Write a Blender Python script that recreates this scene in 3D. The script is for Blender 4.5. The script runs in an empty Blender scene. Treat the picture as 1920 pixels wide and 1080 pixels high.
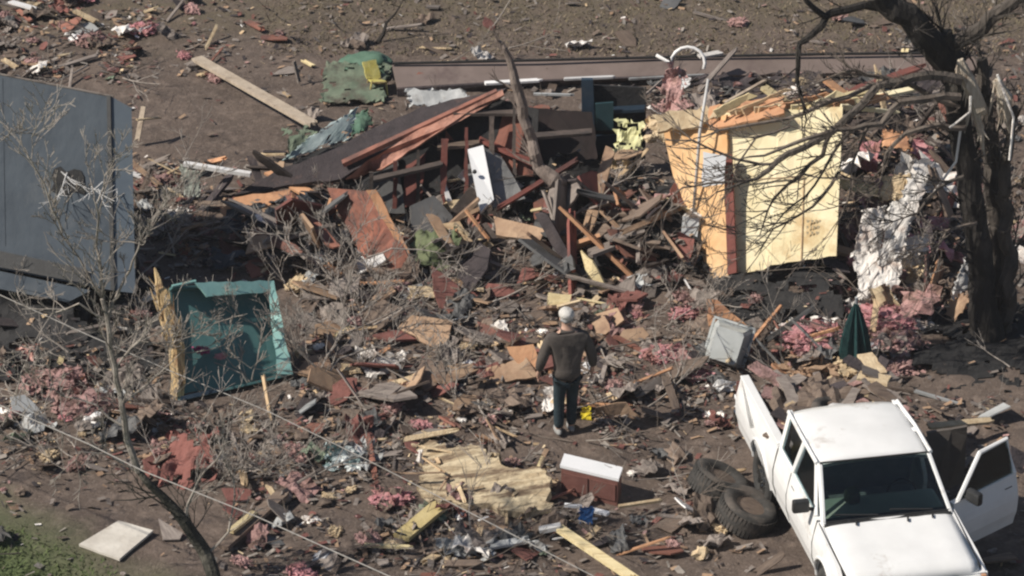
import bpy, bmesh, math, random
from mathutils import Vector, Matrix, noise
R = math.radians
random.seed(7)
# ------------------------------------------------------------------ camera
PITCH, DIST, HF = R(27), 45.0, R(16.4)
scn = bpy.context.scene
col = scn.collection
CAM = Vector((0, -DIST*math.cos(PITCH), DIST*math.sin(PITCH)))
cd = bpy.data.cameras.new("camera"); cam = bpy.data.objects.new("camera", cd); col.objects.link(cam)
cam.location = CAM; cam.rotation_euler = (R(90)-PITCH, 0, 0)
cd.sensor_width = 36; cd.lens = 18/math.tan(HF/2); cd.clip_end = 2000; cd.clip_start = .5
scn.camera = cam
# ------------------------------------------------------------------ world, sun
SUN = Vector((-.70, -.18, .69)).normalized()
w = bpy.data.worlds.new("World"); scn.world = w; w.use_nodes = True
nt = w.node_tree; nt.nodes.clear()
sk = nt.nodes.new("ShaderNodeTexSky"); sk.sky_type = 'NISHITA'; sk.sun_disc = False
sk.sun_elevation = math.asin(SUN.z); sk.sun_rotation = math.atan2(SUN.x, SUN.y)
bg = nt.nodes.new("ShaderNodeBackground"); bg.inputs[1].default_value = .062
wo = nt.nodes.new("ShaderNodeOutputWorld")
nt.links.new(sk.outputs[0], bg.inputs[0]); nt.links.new(bg.outputs[0], wo.inputs[0])
sl = bpy.data.lights.new("sun", 'SUN'); sl.energy = 5.0; sl.angle = R(.6); sl.color = (1, .93, .83)
so = bpy.data.objects.new("sun", sl); col.objects.link(so)
so.rotation_euler = SUN.to_track_quat('Z', 'Y').to_euler(); so.location = SUN*30
scn.view_settings.view_transform = 'Standard'; scn.view_settings.look = 'None'
scn.cycles.pixel_filter_type = 'BLACKMAN_HARRIS'; scn.cycles.filter_width = 2.3
scn.view_settings.exposure = 0.06; scn.view_settings.gamma = 1

# ------------------------------------------------------------------ placing
TF = math.tan(HF/2)
def ray(px, py):
    a = (px-960)/960*TF; b = (540-py)/960*TF
    return Vector((a, math.cos(PITCH)+b*math.sin(PITCH), -math.sin(PITCH)+b*math.cos(PITCH)))
def P(px, py, z=0.0):
    d = ray(px, py); t = (z-CAM.z)/d.z; return CAM+d*t
def V(px, py, y):
    d = ray(px, py); t = (y-CAM.y)/d.y; return CAM+d*t
def pix(p):
    q = p-CAM; f = Vector((0, math.cos(PITCH), -math.sin(PITCH))); u = Vector((0, math.sin(PITCH), math.cos(PITCH)))
    d = q.dot(f); return (960+q.x/d/TF*960, 540-q.dot(u)/d/TF*960)
def sm(a, b, x):
    t = min(1, max(0, (x-a)/(b-a))); return t*t*(3-2*t)
def hgt(x, y):
    n = noise.fractal(Vector((x*.55, y*.55, 3)), .8, 2.0, 4)
    n2 = noise.noise(Vector((x*2.1, y*2.1, 9)))
    px, py = pix(Vector((x, y, 0)))
    a = .025 + .075*sm(150, 300, py)*(1-sm(800, 900, py))*sm(300, 700, px)
    return a*n*1.3 + .03*n2
def GP(px, py, dz=0.0):
    z = 0
    for _ in range(3):
        p = P(px, py, z); z = hgt(p.x, p.y)+dz
    return P(px, py, z)

# ------------------------------------------------------------------ materials
def _mixnode(nt, fac, a, b):
    m = nt.nodes.new("ShaderNodeMix"); m.data_type = 'RGBA'
    nt.links.new(fac, m.inputs['Factor'])
    for s, v in ((6, a), (7, b)):
        if isinstance(v, tuple): m.inputs[s].default_value = (*v, 1)
        else: nt.links.new(v, m.inputs[s])
    return m.outputs[2]
def _ramp(nt, src, lo, hi):
    r = nt.nodes.new("ShaderNodeMapRange"); r.inputs[1].default_value = lo; r.inputs[2].default_value = hi
    nt.links.new(src, r.inputs[0]); return r.outputs[0]
def mat(name, c1, c2, scale=4, rough=.8, bump=.3, stretch=(1, 1, 1), c3=None, spot=.6, metal=0, rnd=.25, detail=6, bscale=None, trans=0, gen=False):
    m = bpy.data.materials.new(name); m.use_nodes = True; nt = m.node_tree
    b = nt.nodes['Principled BSDF']; L = nt.links.new
    tc = nt.nodes.new("ShaderNodeTexCoord"); mp = nt.nodes.new("ShaderNodeMapping")
    mp.inputs['Scale'].default_value = stretch
    L(tc.outputs['Object'], mp.inputs[0])
    oi = nt.nodes.new("ShaderNodeObjectInfo")
    add = nt.nodes.new("ShaderNodeVectorMath"); add.operation = 'MULTIPLY_ADD'
    L(oi.outputs['Random'], add.inputs[0]); add.inputs[1].default_value = (37, 17, 23); L(mp.outputs[0], add.inputs[2])
    n1 = nt.nodes.new("ShaderNodeTexNoise"); n1.inputs['Scale'].default_value = scale; n1.inputs['Detail'].default_value = detail
    n1.inputs['Roughness'].default_value = .62
    L(add.outputs[0], n1.inputs['Vector'])
    c = _mixnode(nt, _ramp(nt, n1.outputs[0], .34, .66), c1, c2)
    if c3:
        n2 = nt.nodes.new("ShaderNodeTexNoise"); n2.inputs['Scale'].default_value = scale*.45; n2.inputs['Detail'].default_value = 8
        n2.inputs['Roughness'].default_value = .7
        L(add.outputs[0], n2.inputs['Vector'])
        c = _mixnode(nt, _ramp(nt, n2.outputs[0], spot-.06, spot+.06), c, c3)
    if rnd:
        hs = nt.nodes.new("ShaderNodeHueSaturation"); L(c, hs.inputs['Color'])
        mr = nt.nodes.new("ShaderNodeMapRange"); mr.inputs[3].default_value = 1-rnd; mr.inputs[4].default_value = 1+rnd
        L(oi.outputs['Random'], mr.inputs[0]); L(mr.outputs[0], hs.inputs['Value']); c = hs.outputs[0]
    L(c, b.inputs['Base Color']); b.inputs['Roughness'].default_value = rough; b.inputs['Metallic'].default_value = metal
    if bump:
        n3 = nt.nodes.new("ShaderNodeTexNoise"); n3.inputs['Scale'].default_value = bscale or scale*4; n3.inputs['Detail'].default_value = 5
        L(add.outputs[0], n3.inputs['Vector'])
        bp = nt.nodes.new("ShaderNodeBump"); bp.inputs['Strength'].default_value = bump; bp.inputs['Distance'].default_value = .03
        L(n3.outputs[0], bp.inputs['Height']); L(bp.outputs[0], b.inputs['Normal'])
    return m
M = {}
M['wood_brown'] = mat('brown weathered wood', (.12, .085, .065), (.2, .15, .115), 5, c3=(.06, .045, .04), stretch=(1, 6, 6))
M['wood_grey'] = mat('grey weathered wood', (.17, .14, .125), (.28, .24, .21), 5, c3=(.09, .07, .06), stretch=(1, 6, 6))
M['wood_tan'] = mat('raw tan wood', (.42, .29, .17), (.56, .42, .26), 5, c3=(.25, .16, .09), stretch=(1, 6, 6), spot=.62)
M['wood_yellow'] = mat('fresh yellow wood', (.62, .5, .27), (.78, .66, .4), 4, c3=(.42, .3, .15), stretch=(1, 7, 7), spot=.62)
M['wood_red'] = mat('red stained wood', (.2, .08, .055), (.28, .12, .085), 4, c3=(.12, .06, .048), spot=.54)
M['wood_orange'] = mat('orange brown wood', (.4, .2, .105), (.52, .29, .16), 4, c3=(.24, .12, .07), spot=.6)
M['red_dark'] = mat('dark red siding', (.15, .045, .035), (.2, .065, .05), 4, c3=(.09, .04, .035), spot=.55)
M['cream'] = mat('cream plywood', (.74, .63, .37), (.85, .76, .52), 2.6, .7, .25, c3=(.56, .4, .2), spot=.585, rnd=0)
M['orange_ply'] = mat('orange plywood', (.6, .34, .15), (.74, .5, .27), 2.2, .7, .15, c3=(.5, .26, .11), spot=.62, rnd=0)
M['white'] = mat('off white paint', (.62, .61, .6), (.76, .75, .74), 3, .6, .15, c3=(.38, .34, .3), spot=.63)
M['grey'] = mat('grey dirty sheet', (.3, .31, .31), (.42, .43, .43), 3, .6, .2, c3=(.2, .18, .16), spot=.6)
M['grey_dark'] = mat('dark grey sheet', (.075, .075, .075), (.12, .12, .12), 3, .7, .3, c3=(.05, .045, .04), spot=.58)
M['black'] = mat('black felt and shade', (.012, .012, .013), (.024, .023, .023), 5, .9, .4, c3=(.05, .042, .038), spot=.66)  # black that also holds the shade of voids and sheets
M['shingle'] = mat('dark asphalt shingle', (.035, .028, .03), (.06, .048, .05), 9, .95, .6, c3=(.09, .07, .065), spot=.62)
M['navy'] = mat('navy blue panel', (.015, .03, .05), (.025, .045, .07), 3, .5, .15, c3=(.06, .07, .08), spot=.66)
M['teal'] = mat('teal plastic', (.045, .125, .13), (.085, .19, .19), 1.8, .6, .15, c3=(.17, .24, .225), spot=.58, rnd=0)
M['teal_pale'] = mat('pale teal plastic', (.22, .42, .4), (.3, .52, .49), 4, .45, .12, c3=(.12, .26, .26), spot=.62, rnd=0)
M['seafoam'] = mat('seafoam sheet metal', (.2, .3, .27), (.34, .43, .4), 3, .45, .3, c3=(.12, .17, .14), spot=.58)
M['green'] = mat('faded green canvas', (.07, .15, .1), (.13, .22, .16), 3, .8, .4, c3=(.06, .08, .05), spot=.57)
M['olive'] = mat('olive green tarp', (.06, .08, .035), (.12, .14, .07), 3, .8, .4, c3=(.04, .04, .03), spot=.57)
M['slate'] = mat('slate blue painted metal', (.032, .044, .058), (.054, .07, .087), 2.2, .38, .08, c3=(.085, .095, .105), spot=.6, rnd=0, stretch=(1.5, 1.5, .35))
M['slate_pale'] = mat('pale slate metal', (.08, .1, .125), (.11, .135, .16), 2, .4, .06, c3=(.1, .12, .14), rnd=0)
M['pink'] = mat('pink fibreglass insulation', (.42, .16, .18), (.58, .31, .32), 9, 1, .9, c3=(.3, .15, .13), spot=.53, rnd=.15)
M['pinkbrown'] = mat('muddy pink insulation', (.28, .16, .15), (.45, .28, .26), 8, 1, .9, c3=(.16, .1, .08), spot=.55)
M['rag_white'] = mat('torn white housewrap', (.62, .58, .54), (.8, .77, .73), 5, .7, .5, c3=(.42, .33, .28), spot=.6)
M['rag_red'] = mat('red brown cloth', (.15, .06, .05), (.22, .09, .075), 4, .95, .6, c3=(.12, .05, .04), spot=.55)
M['foam'] = mat('splintered tan sheet', (.38, .29, .18), (.64, .54, .37), 3, .9, .9, c3=(.16, .11, .07), spot=.54, rnd=0, stretch=(1, 5, 1))
M['yellow'] = mat('bright yellow plastic', (.72, .55, .03), (.8, .65, .05), 6, .5, .2, c3=(.4, .3, .05), spot=.66)
M['lemon'] = mat('lemon yellow siding', (.48, .47, .24), (.64, .62, .36), 4, .6, .2, c3=(.35, .33, .14), spot=.6)
M['blue'] = mat('blue plastic', (.02, .1, .3), (.03, .14, .4), 6, .4, .2)
M['rubber'] = mat('tyre rubber', (.03, .03, .03), (.05, .048, .045), 6, .85, .4, c3=(.12, .1, .085), spot=.6, bscale=60)
M['bark'] = mat('grey brown bark', (.05, .042, .035), (.11, .092, .078), 6, .95, .9, c3=(.05, .042, .036), stretch=(1, 1, .3), rnd=.1)
M['bark_dark'] = mat('dark bark', (.014, .012, .01), (.036, .03, .026), 6, .95, 1.0, c3=(.07, .06, .052), stretch=(1, 1, .3), rnd=.1)  # deep shade round the right tree is put into this bark colour
M['twig'] = mat('bare twig bark', (.22, .19, .165), (.38, .34, .3), 8, .9, .4, rnd=.25)
M['twig_brown'] = mat('brown twig bark', (.11, .085, .068), (.18, .15, .125), 8, .9, .4, rnd=.2)
M['wire'] = mat('weathered cable', (.2, .185, .17), (.33, .31, .29), 20, .5, 0, rnd=0)
M['paint'] = mat('white truck paint', (.76, .76, .75), (.84, .84, .83), 2.5, .35, .03, c3=(.46, .41, .36), spot=.64, rnd=0)
M['glass'] = mat('tinted glass', (.012, .016, .02), (.02, .024, .028), 2, .06, 0, rnd=0)
M['trim'] = mat('black trim', (.02, .02, .02), (.035, .035, .035), 8, .5, .1, rnd=0)
M['chrome'] = mat('dull chrome', (.5, .5, .5), (.62, .62, .6), 6, .25, .05, metal=1, rnd=0)
M['lamp'] = mat('lamp lens', (.55, .55, .55), (.7, .7, .68), 20, .1, .1, rnd=0)
M['dash'] = mat('grey green dashboard', (.34, .4, .34), (.42, .48, .4), 3, .7, .1, rnd=0)
M['coat'] = mat('dark brown coat', (.06, .05, .044), (.09, .076, .067), 3, .9, .5, c3=(.07, .06, .052), rnd=0, bscale=9)
M['jeans'] = mat('dark blue jeans', (.012, .026, .034), (.022, .04, .05), 5, .9, .4, rnd=0)
M['skin'] = mat('skin', (.45, .27, .2), (.5, .32, .24), 8, .6, .1, rnd=0)
M['cap'] = mat('white knit cap', (.5, .48, .45), (.62, .6, .57), 12, .9, .3, rnd=0)
M['shoe'] = mat('grey shoe', (.22, .22, .21), (.34, .34, .33), 8, .7, .2, rnd=0)
M['straw'] = mat('pale splintered straw', (.45, .33, .2), (.62, .5, .33), 9, .9, .5)

M['rubber_dusty'] = mat('dusty tyre rubber', (.03, .029, .027), (.06, .055, .05), 5, .9, .3, c3=(.12, .1, .085), spot=.56, rnd=.15)
M['snagbark'] = mat('pale snag bark', (.13, .1, .085), (.26, .21, .18), 6, .95, .9, c3=(.08, .06, .05), stretch=(1, 1, .3), rnd=0)
M['wood_orange_red'] = mat('orange red siding', (.24, .085, .055), (.34, .14, .09), 3, .8, .5, c3=(.14, .06, .045), spot=.54, rnd=0)  # a more orange tone for one siding panel
M['wood_orange_dull'] = mat('dull tan board', (.3, .19, .12), (.42, .29, .19), 4, .85, .4, c3=(.18, .11, .075), spot=.58, rnd=.1)
M['white_dirty'] = mat('dirty white board', (.52, .48, .42), (.7, .66, .59), 3, .7, .3, c3=(.32, .26, .2), spot=.6, rnd=0)
M['grey_pale'] = mat('pale grey board', (.5, .49, .48), (.62, .61, .6), 3, .7, .3, c3=(.34, .31, .28), spot=.6, rnd=0)  # paler than the grey dirty sheet
M['greybrown'] = mat('grey brown board', (.085, .072, .062), (.11, .095, .083), 3, .7, .2, rnd=0)
M['seafoam_pale'] = mat('pale seafoam metal', (.36, .46, .45), (.52, .6, .6), 3, .45, .25, c3=(.2, .28, .26), spot=.6, rnd=0)  # paler tone of the seafoam metal
M['green_pale'] = mat('dull sage canvas', (.12, .16, .11), (.2, .24, .17), 3, .85, .4, c3=(.09, .08, .06), spot=.56)
M['greenwhite'] = mat('pale green grey sheet', (.38, .42, .37), (.5, .53, .47), 3, .7, .2, c3=(.25, .25, .21), spot=.6)
M['bagwhite'] = mat('teal and white bag', (.55, .6, .6), (.72, .75, .75), 5, .5, .3, c3=(.08, .16, .16), spot=.52, rnd=0)

M['wood_yellow_post'] = mat('split post wood', (.5, .34, .16), (.66, .5, .28), 5, .8, .6, c3=(.26, .15, .08), stretch=(4, 4, .8), spot=.57, rnd=0)
M['fascia'] = mat('salmon fascia', (.34, .15, .1), (.46, .24, .18), 5, .8, .6, c3=(.2, .09, .065), spot=.53, rnd=0)
M['wood_red2'] = mat('dull red siding', (.17, .06, .04), (.23, .085, .055), 3, .8, .3, c3=(.1, .045, .035), rnd=0)
M['black_red'] = mat('shade black siding', (.02, .014, .013), (.035, .022, .02), 3, .9, .3, rnd=0)  # near black because the shed's interior shade is put into this siding colour
M['navy2'] = mat('blue green painted panel', (.02, .05, .06), (.03, .07, .08), 3, .5, .1, rnd=0)
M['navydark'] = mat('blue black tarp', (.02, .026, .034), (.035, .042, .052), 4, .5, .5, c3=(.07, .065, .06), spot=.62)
M['brownblack'] = mat('dark brown felt', (.04, .03, .027), (.07, .052, .046), 4, .9, .5, c3=(.12, .09, .08), spot=.6)
M['grey_box'] = mat('pale box metal', (.45, .47, .48), (.6, .62, .62), 4, .4, .1, rnd=0)
M['white_clean'] = mat('clean white enamel', (.74, .75, .76), (.8, .8, .81), 3, .4, .05, rnd=0)
M['yellow2'] = mat('soft yellow plastic', (.5, .43, .1), (.62, .56, .2), 6, .6, .2, c3=(.22, .16, .07), spot=.53, rnd=0)
M['teal_deep'] = mat('deep teal cloth', (.008, .04, .042), (.015, .065, .064), 5, .7, .3, rnd=0)
M['tote'] = mat('grey tote plastic', (.42, .44, .43), (.52, .54, .53), 4, .4, .05, c3=(.3, .28, .26), spot=.64, rnd=0)
M['redbrown'] = mat('red brown veneer', (.13, .055, .045), (.18, .08, .065), 4, .6, .2, c3=(.08, .05, .04), rnd=0)
M['liner'] = mat('dull bed liner', (.08, .07, .065), (.14, .12, .11), 5, .7, .3, rnd=0)
M['seatgrey'] = mat('grey seat cloth', (.12, .135, .14), (.17, .185, .19), 8, .9, .3, rnd=0)
M['splitwood'] = mat('pale split wood', (.42, .35, .27), (.6, .54, .45), 5, .8, .6, c3=(.22, .15, .1), stretch=(4, 4, .8), spot=.58, rnd=0)
M['bark_green'] = mat('dark greenish bark', (.025, .025, .02), (.05, .047, .038), 7, .95, .8, c3=(.12, .11, .09), rnd=0)  # dark, slightly green bark for the sapling's lower trunk
M['wood_grey_pale'] = mat('pale weathered board', (.36, .29, .22), (.5, .42, .33), 5, .85, .4, c3=(.22, .17, .13), rnd=0)  # paler, warmer tone of the grey wood
M['wood_mustard'] = mat('mustard board', (.42, .33, .14), (.54, .44, .22), 4, .85, .4, c3=(.25, .18, .09), rnd=0)
M['grey_dull'] = mat('dull grey post', (.2, .2, .195), (.27, .27, .265), 5, .8, .3, rnd=0)
M['salmon'] = mat('salmon cloth', (.5, .26, .22), (.62, .38, .33), 7, .95, .7, c3=(.3, .15, .12), rnd=0)
M['grass_green'] = mat('green grass', (.075, .105, .035), (.11, .14, .05), 5, .9, 0, rnd=0)
M['grass_dry'] = mat('dry grass', (.12, .1, .058), (.18, .15, .09), 3, .9, 0, rnd=0)
M['straw_dull'] = mat('dead grass', (.22, .17, .12), (.3, .24, .17), 3, .9, 0, rnd=0)
M['faded_ink'] = mat('faded stencil ink', (.5, .42, .27), (.6, .5, .33), 12, .8, .1, rnd=0)
M['roofdark'] = mat('dark roof shingle', (.03, .024, .026), (.05, .04, .042), 7, .95, .7, c3=(.09, .06, .055), spot=.62, rnd=0)
M['wood_dark'] = mat('dark stained stud', (.05, .04, .036), (.085, .066, .056), 5, .9, .4, c3=(.12, .09, .075), rnd=.2)

# translucent windscreen
def real_glass():
    m = bpy.data.materials.new('window glass'); m.use_nodes = True; nt = m.node_tree; L = nt.links.new
    nt.nodes.clear(); o = nt.nodes.new('ShaderNodeOutputMaterial')
    t = nt.nodes.new('ShaderNodeBsdfTransparent'); t.inputs[0].default_value = (.68, .74, .72, 1)
    g = nt.nodes.new('ShaderNodeBsdfGlossy'); g.inputs['Roughness'].default_value = .08; g.inputs[0].default_value = (.8, .85, .9, 1)
    f = nt.nodes.new('ShaderNodeFresnel'); f.inputs[0].default_value = 1.5
    mx = nt.nodes.new('ShaderNodeMixShader'); L(f.outputs[0], mx.inputs[0]); L(t.outputs[0], mx.inputs[1]); L(g.outputs[0], mx.inputs[2]); L(mx.outputs[0], o.inputs[0])
    return m
M['pane'] = real_glass()

# ground
def ground_mat():
    m = bpy.data.materials.new('bare dirt and dead grass'); m.use_nodes = True; nt = m.node_tree; L = nt.links.new
    b = nt.nodes['Principled BSDF']; b.inputs['Roughness'].default_value = .95
    tc = nt.nodes.new('ShaderNodeTexCoord')
    def nz(s, d=8, r=.6, off=0):
        mp = nt.nodes.new('ShaderNodeMapping'); mp.inputs['Location'].default_value = (off, off*.7, 0); L(tc.outputs['Object'], mp.inputs[0])
        n = nt.nodes.new('ShaderNodeTexNoise'); n.inputs['Scale'].default_value = s; n.inputs['Detail'].default_value = d; n.inputs['Roughness'].default_value = r
        L(mp.outputs[0], n.inputs['Vector']); return n.outputs[0]
    c = _mixnode(nt, _ramp(nt, nz(.9), .35, .65), (.092, .068, .055), (.145, .108, .086))
    c = _mixnode(nt, _ramp(nt, nz(5, off=5), .5, .72), c, (.21, .16, .13))
    c = _mixnode(nt, _ramp(nt, nz(2.2, off=11), .56, .7), c, (.06, .045, .04))
    c = _mixnode(nt, _ramp(nt, nz(22, 4, off=3), .55, .75), c, (.22, .175, .145))
    # grass masks by place
    sx = nt.nodes.new('ShaderNodeSeparateXYZ'); L(tc.outputs['Object'], sx.inputs[0])
    def m2(op, a, b_):
        n = nt.nodes.new('ShaderNodeMath'); n.operation = op
        for i, v in enumerate((a, b_)):
            if isinstance(v, (int, float)): n.inputs[i].default_value = v
            else: L(v, n.inputs[i])
        return n.outputs[0]
    warp = m2('MULTIPLY', nz(.5, off=20), 5.0)
    top = _ramp(nt, m2('ADD', sx.outputs[1], m2('MULTIPLY', nz(.7, off=31), 4)), 9.3, 11.2)
    c = _mixnode(nt, m2('MULTIPLY', top, _ramp(nt, nz(3, off=8), .3, .6)), c, (.125, .1, .066))
    bx = m2('ADD', m2('ADD', sx.outputs[0], sx.outputs[1]), m2('MULTIPLY', nz(.8, off=41), 2.0))
    bot = m2('SUBTRACT', 1.0, _ramp(nt, bx, -11.2, -9.4))
    c = _mixnode(nt, bot, c, _mixnode(nt, _ramp(nt, nz(9, off=4), .35, .65), (.075, .105, .035), (.11, .145, .055)))
    L(c, b.inputs['Base Color'])
    bp = nt.nodes.new('ShaderNodeBump'); bp.inputs['Strength'].default_value = .8; bp.inputs['Distance'].default_value = .05
    L(nz(14, 8, .7, off=2), bp.inputs['Height']); L(bp.outputs[0], b.inputs['Normal'])
    return m
M['ground'] = ground_mat()

# ------------------------------------------------------------------ mesh helpers
def tag(o, label=None, cat=None, group=None, kind=None):
    if label: o['label'] = label
    if cat: o['category'] = cat
    if group: o['group'] = group
    if kind: o['kind'] = kind
    return o
def empty(name, loc=(0, 0, 0), rz=0, **k):
    o = bpy.data.objects.new(name, None); col.objects.link(o); o.location = loc; o.rotation_euler = (0, 0, rz); o.empty_display_size = .2
    return tag(o, **k)
def link(name, bm, m, parent=None, smooth=False, **k):
    bmesh.ops.recalc_face_normals(bm, faces=bm.faces)
    me = bpy.data.meshes.new(name); bm.to_mesh(me); bm.free()
    for mm in (m if isinstance(m, (list, tuple)) else [m]): me.materials.append(M[mm] if isinstance(mm, str) else mm)
    if smooth:
        for p in me.polygons: p.use_smooth = True
    o = bpy.data.objects.new(name, me); col.objects.link(o)
    if parent is not None: o.parent = parent
    return tag(o, **k)
def recentre(o):
    """put a mesh object's origin at the base centre of its mesh"""
    vs = [v.co for v in o.data.vertices]
    c = Vector((sum(v.x for v in vs)/len(vs), sum(v.y for v in vs)/len(vs), min(v.z for v in vs)))
    o.data.transform(Matrix.Translation(-c)); o.location = o.location+c if not o.parent else o.location
    if o.parent: o.location = o.location+c
    return o
def box(bm, c, s, rot=None, bev=0):
    r = bmesh.ops.create_cube(bm, size=1)
    vs = r['verts']
    mt = Matrix.Translation(Vector(c)) @ (rot.to_4x4() if rot else Matrix.Identity(4)) @ Matrix.Diagonal((*s, 1))
    bmesh.ops.transform(bm, matrix=mt, verts=vs)
    if bev:
        es = list({e for v in vs for e in v.link_edges}); bmesh.ops.bevel(bm, geom=es, offset=bev, segments=2, affect='EDGES', profile=.6)
def prism(bm, pts, ext, mi=0):
    a = [bm.verts.new(p) for p in pts]; b = [bm.verts.new(p+ext) for p in pts]
    n = len(a); f = [bm.faces.new(a), bm.faces.new(b[::-1])]
    for i in range(n): f.append(bm.faces.new((a[i], b[i], b[(i+1) % n], a[(i+1) % n])))
    for q in f: q.material_index = mi
    return f
def tube(bm, pts, radii, seg=6, cap=True):
    rings = []; n = len(pts); pts = [Vector(p) for p in pts]
    ref = Vector((.31, .52, .79)).normalized()
    for i, p in enumerate(pts):
        d = (pts[min(i+1, n-1)]-pts[max(i-1, 0)])
        d = d.normalized() if d.length > 1e-6 else Vector((0, 0, 1))
        a = d.cross(ref)
        if a.length < .1: a = d.cross(Vector((1, 0, 0)))
        a.normalize(); b = d.cross(a)
        r = radii[i] if isinstance(radii, (list, tuple)) else radii
        rings.append([bm.verts.new(p+a*math.cos(2*math.pi*k/seg)*r+b*math.sin(2*math.pi*k/seg)*r) for k in range(seg)])
    for i in range(n-1):
        for k in range(seg):
            bm.faces.new((rings[i][k], rings[i][(k+1) % seg], rings[i+1][(k+1) % seg], rings[i+1][k]))
    if cap and seg > 2:
        bm.faces.new(rings[0][::-1]); bm.faces.new(rings[-1])
def rnd(a, b): return random.uniform(a, b)
def rv(s=1): return Vector((rnd(-s, s), rnd(-s, s), rnd(-s, s)))
def pnormal(pts):
    n = Vector((0, 0, 0)); k = len(pts)
    for i in range(k): n += pts[i].cross(pts[(i+1) % k])
    return n.normalized()
def ragged(pts, jag, seg=.12, smooth_edges=()):
    out = []; n = pnormal(pts); k = len(pts)
    for i in range(k):
        a, b = pts[i], pts[(i+1) % k]; L = (b-a).length; out.append(a.copy())
        if i in smooth_edges or jag == 0: continue
        m = max(1, int(L/seg)); t = (b-a).normalized(); o = t.cross(n)
        for j in range(1, m):
            out.append(a.lerp(b, (j+rnd(-.3, .3))/m)+o*rnd(-jag, jag))
    return out
def slab(pts, th, jag=0, seg=.12, clean=(), away=True):
    """a flat broken sheet of real thickness behind an outline"""
    bm = bmesh.new(); n = pnormal(pts)
    if n.dot(CAM-pts[0]) < 0: n = -n
    pts = ragged(pts, jag, seg, clean)
    fs = prism(bm, pts, -n*th)
    bmesh.ops.triangulate(bm, faces=[f for f in bm.faces if len(f.verts) > 4])
    return bm
def crumple(c4, amp, nx=14, ny=14, th=.01, freq=2.5, edge=.05, sag=0, seed=0, torn=0, st=(1, 1, 1)):
    """a creased sheet through four corners"""
    bm = bmesh.new(); a, b, c, d = c4; n = pnormal(c4)
    if n.dot(CAM-a) < 0: n = -n
    g = []
    for j in range(ny+1):
        row = []
        for i in range(nx+1):
            u, v = i/nx, j/ny
            p = a.lerp(b, u).lerp(d.lerp(c, u), v)
            q = Vector((p.x*st[0], p.y*st[1], p.z*st[2]))*freq+Vector((seed, seed*2.3, 0))
            h = noise.fractal(q, .9, 2, 4)*amp + abs(noise.noise(q*1.7))*amp*.8
            p = p+n*(h-sag*math.sin(math.pi*u)*math.sin(math.pi*v))
            if i in (0, nx) or j in (0, ny): p += rv(edge)
            row.append(bm.verts.new(p))
        g.append(row)
    def gone(i, j):
        if not torn: return False
        e = min(i+.5, nx-i-.5)/nx; f = min(j+.5, ny-j-.5)/ny
        return noise.fractal(Vector((i/nx*4.5, j/ny*4.5, seed*1.7+3)), .8, 2, 3) > torn+1.1*min(e, f)
    for j in range(ny):
        for i in range(nx):
            if not gone(i, j): bm.faces.new((g[j][i], g[j][i+1], g[j+1][i+1], g[j+1][i]))
    if th and torn:
        r = bmesh.ops.extrude_face_region(bm, geom=bm.faces[:])
        bmesh.ops.translate(bm, vec=-n*th, verts=[v for v in r['geom'] if isinstance(v, bmesh.types.BMVert)])
        bmesh.ops.delete(bm, geom=[v for v in bm.verts if not v.link_faces], context='VERTS')
    elif th:
        h = [[bm.verts.new(v.co-n*th) for v in row] for row in g]
        for j in range(ny):
            for i in range(nx): bm.faces.new((h[j][i], h[j+1][i], h[j+1][i+1], h[j][i+1]))
        for i in range(nx):
            bm.faces.new((g[0][i+1], g[0][i], h[0][i], h[0][i+1])); bm.faces.new((g[ny][i], g[ny][i+1], h[ny][i+1], h[ny][i]))
        for j in range(ny):
            bm.faces.new((g[j][0], g[j+1][0], h[j+1][0], h[j][0])); bm.faces.new((g[j+1][nx], g[j][nx], h[j][nx], h[j+1][nx]))
    return bm
def blob(r, seed=0, rough=.45, sub=3, squash=(1, 1, .6), freq=1.6, bm=None, c=Vector((0, 0, 0))):
    bm = bm or bmesh.new(); vs = bmesh.ops.create_icosphere(bm, subdivisions=sub, radius=1)['verts']
    for v in vs:
        d = v.co.normalized(); q = d*freq+Vector((seed*3.1, seed*1.7, seed))
        k = 1+rough*noise.fractal(q, .8, 2.1, 4)*1.3+rough*.35*noise.noise(q*5)
        v.co = Vector((d.x*squash[0], d.y*squash[1], d.z*squash[2]))*r*k+c
    return bm
def tuft(r, seed, n=26, bm=None, c=Vector((0, 0, 0))):
    """torn fibrous heap: a low uneven mound with ragged little strips"""
    rg = random.Random(seed); bm = bm or bmesh.new()
    for k in range(3):
        a = rg.uniform(0, 6.28); o = Vector((math.cos(a), math.sin(a), 0))*r*.38*(k > 0)
        blob(r*(.62, .5, .42)[k], seed+k*7, .75, 3, (1.15, .85, .42), 2.6, bm, c+o)
    for _ in range(n*2):
        d = Vector((rg.uniform(-1, 1), rg.uniform(-1, 1), rg.uniform(-.1, .8))).normalized()
        o = c+Vector((d.x*1.1, d.y, d.z*.4))*r*rg.uniform(.3, 1.1)
        s = r*rg.uniform(.06, .24); t = Vector((rg.uniform(-1, 1), rg.uniform(-1, 1), rg.uniform(-.5, .5))).normalized(); u = d.cross(t).normalized()
        vs = [bm.verts.new(o+u*s*rg.uniform(.2, .7)*math.cos(a)+t*s*rg.uniform(.6, 1.6)*math.sin(a)+d*rg.uniform(-.4, .4)*s) for a in (0, 1.2, 2.4, 3.7, 5)]
        for i in range(1, 4): bm.faces.new((vs[0], vs[i], vs[i+1]))
    return bm
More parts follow.
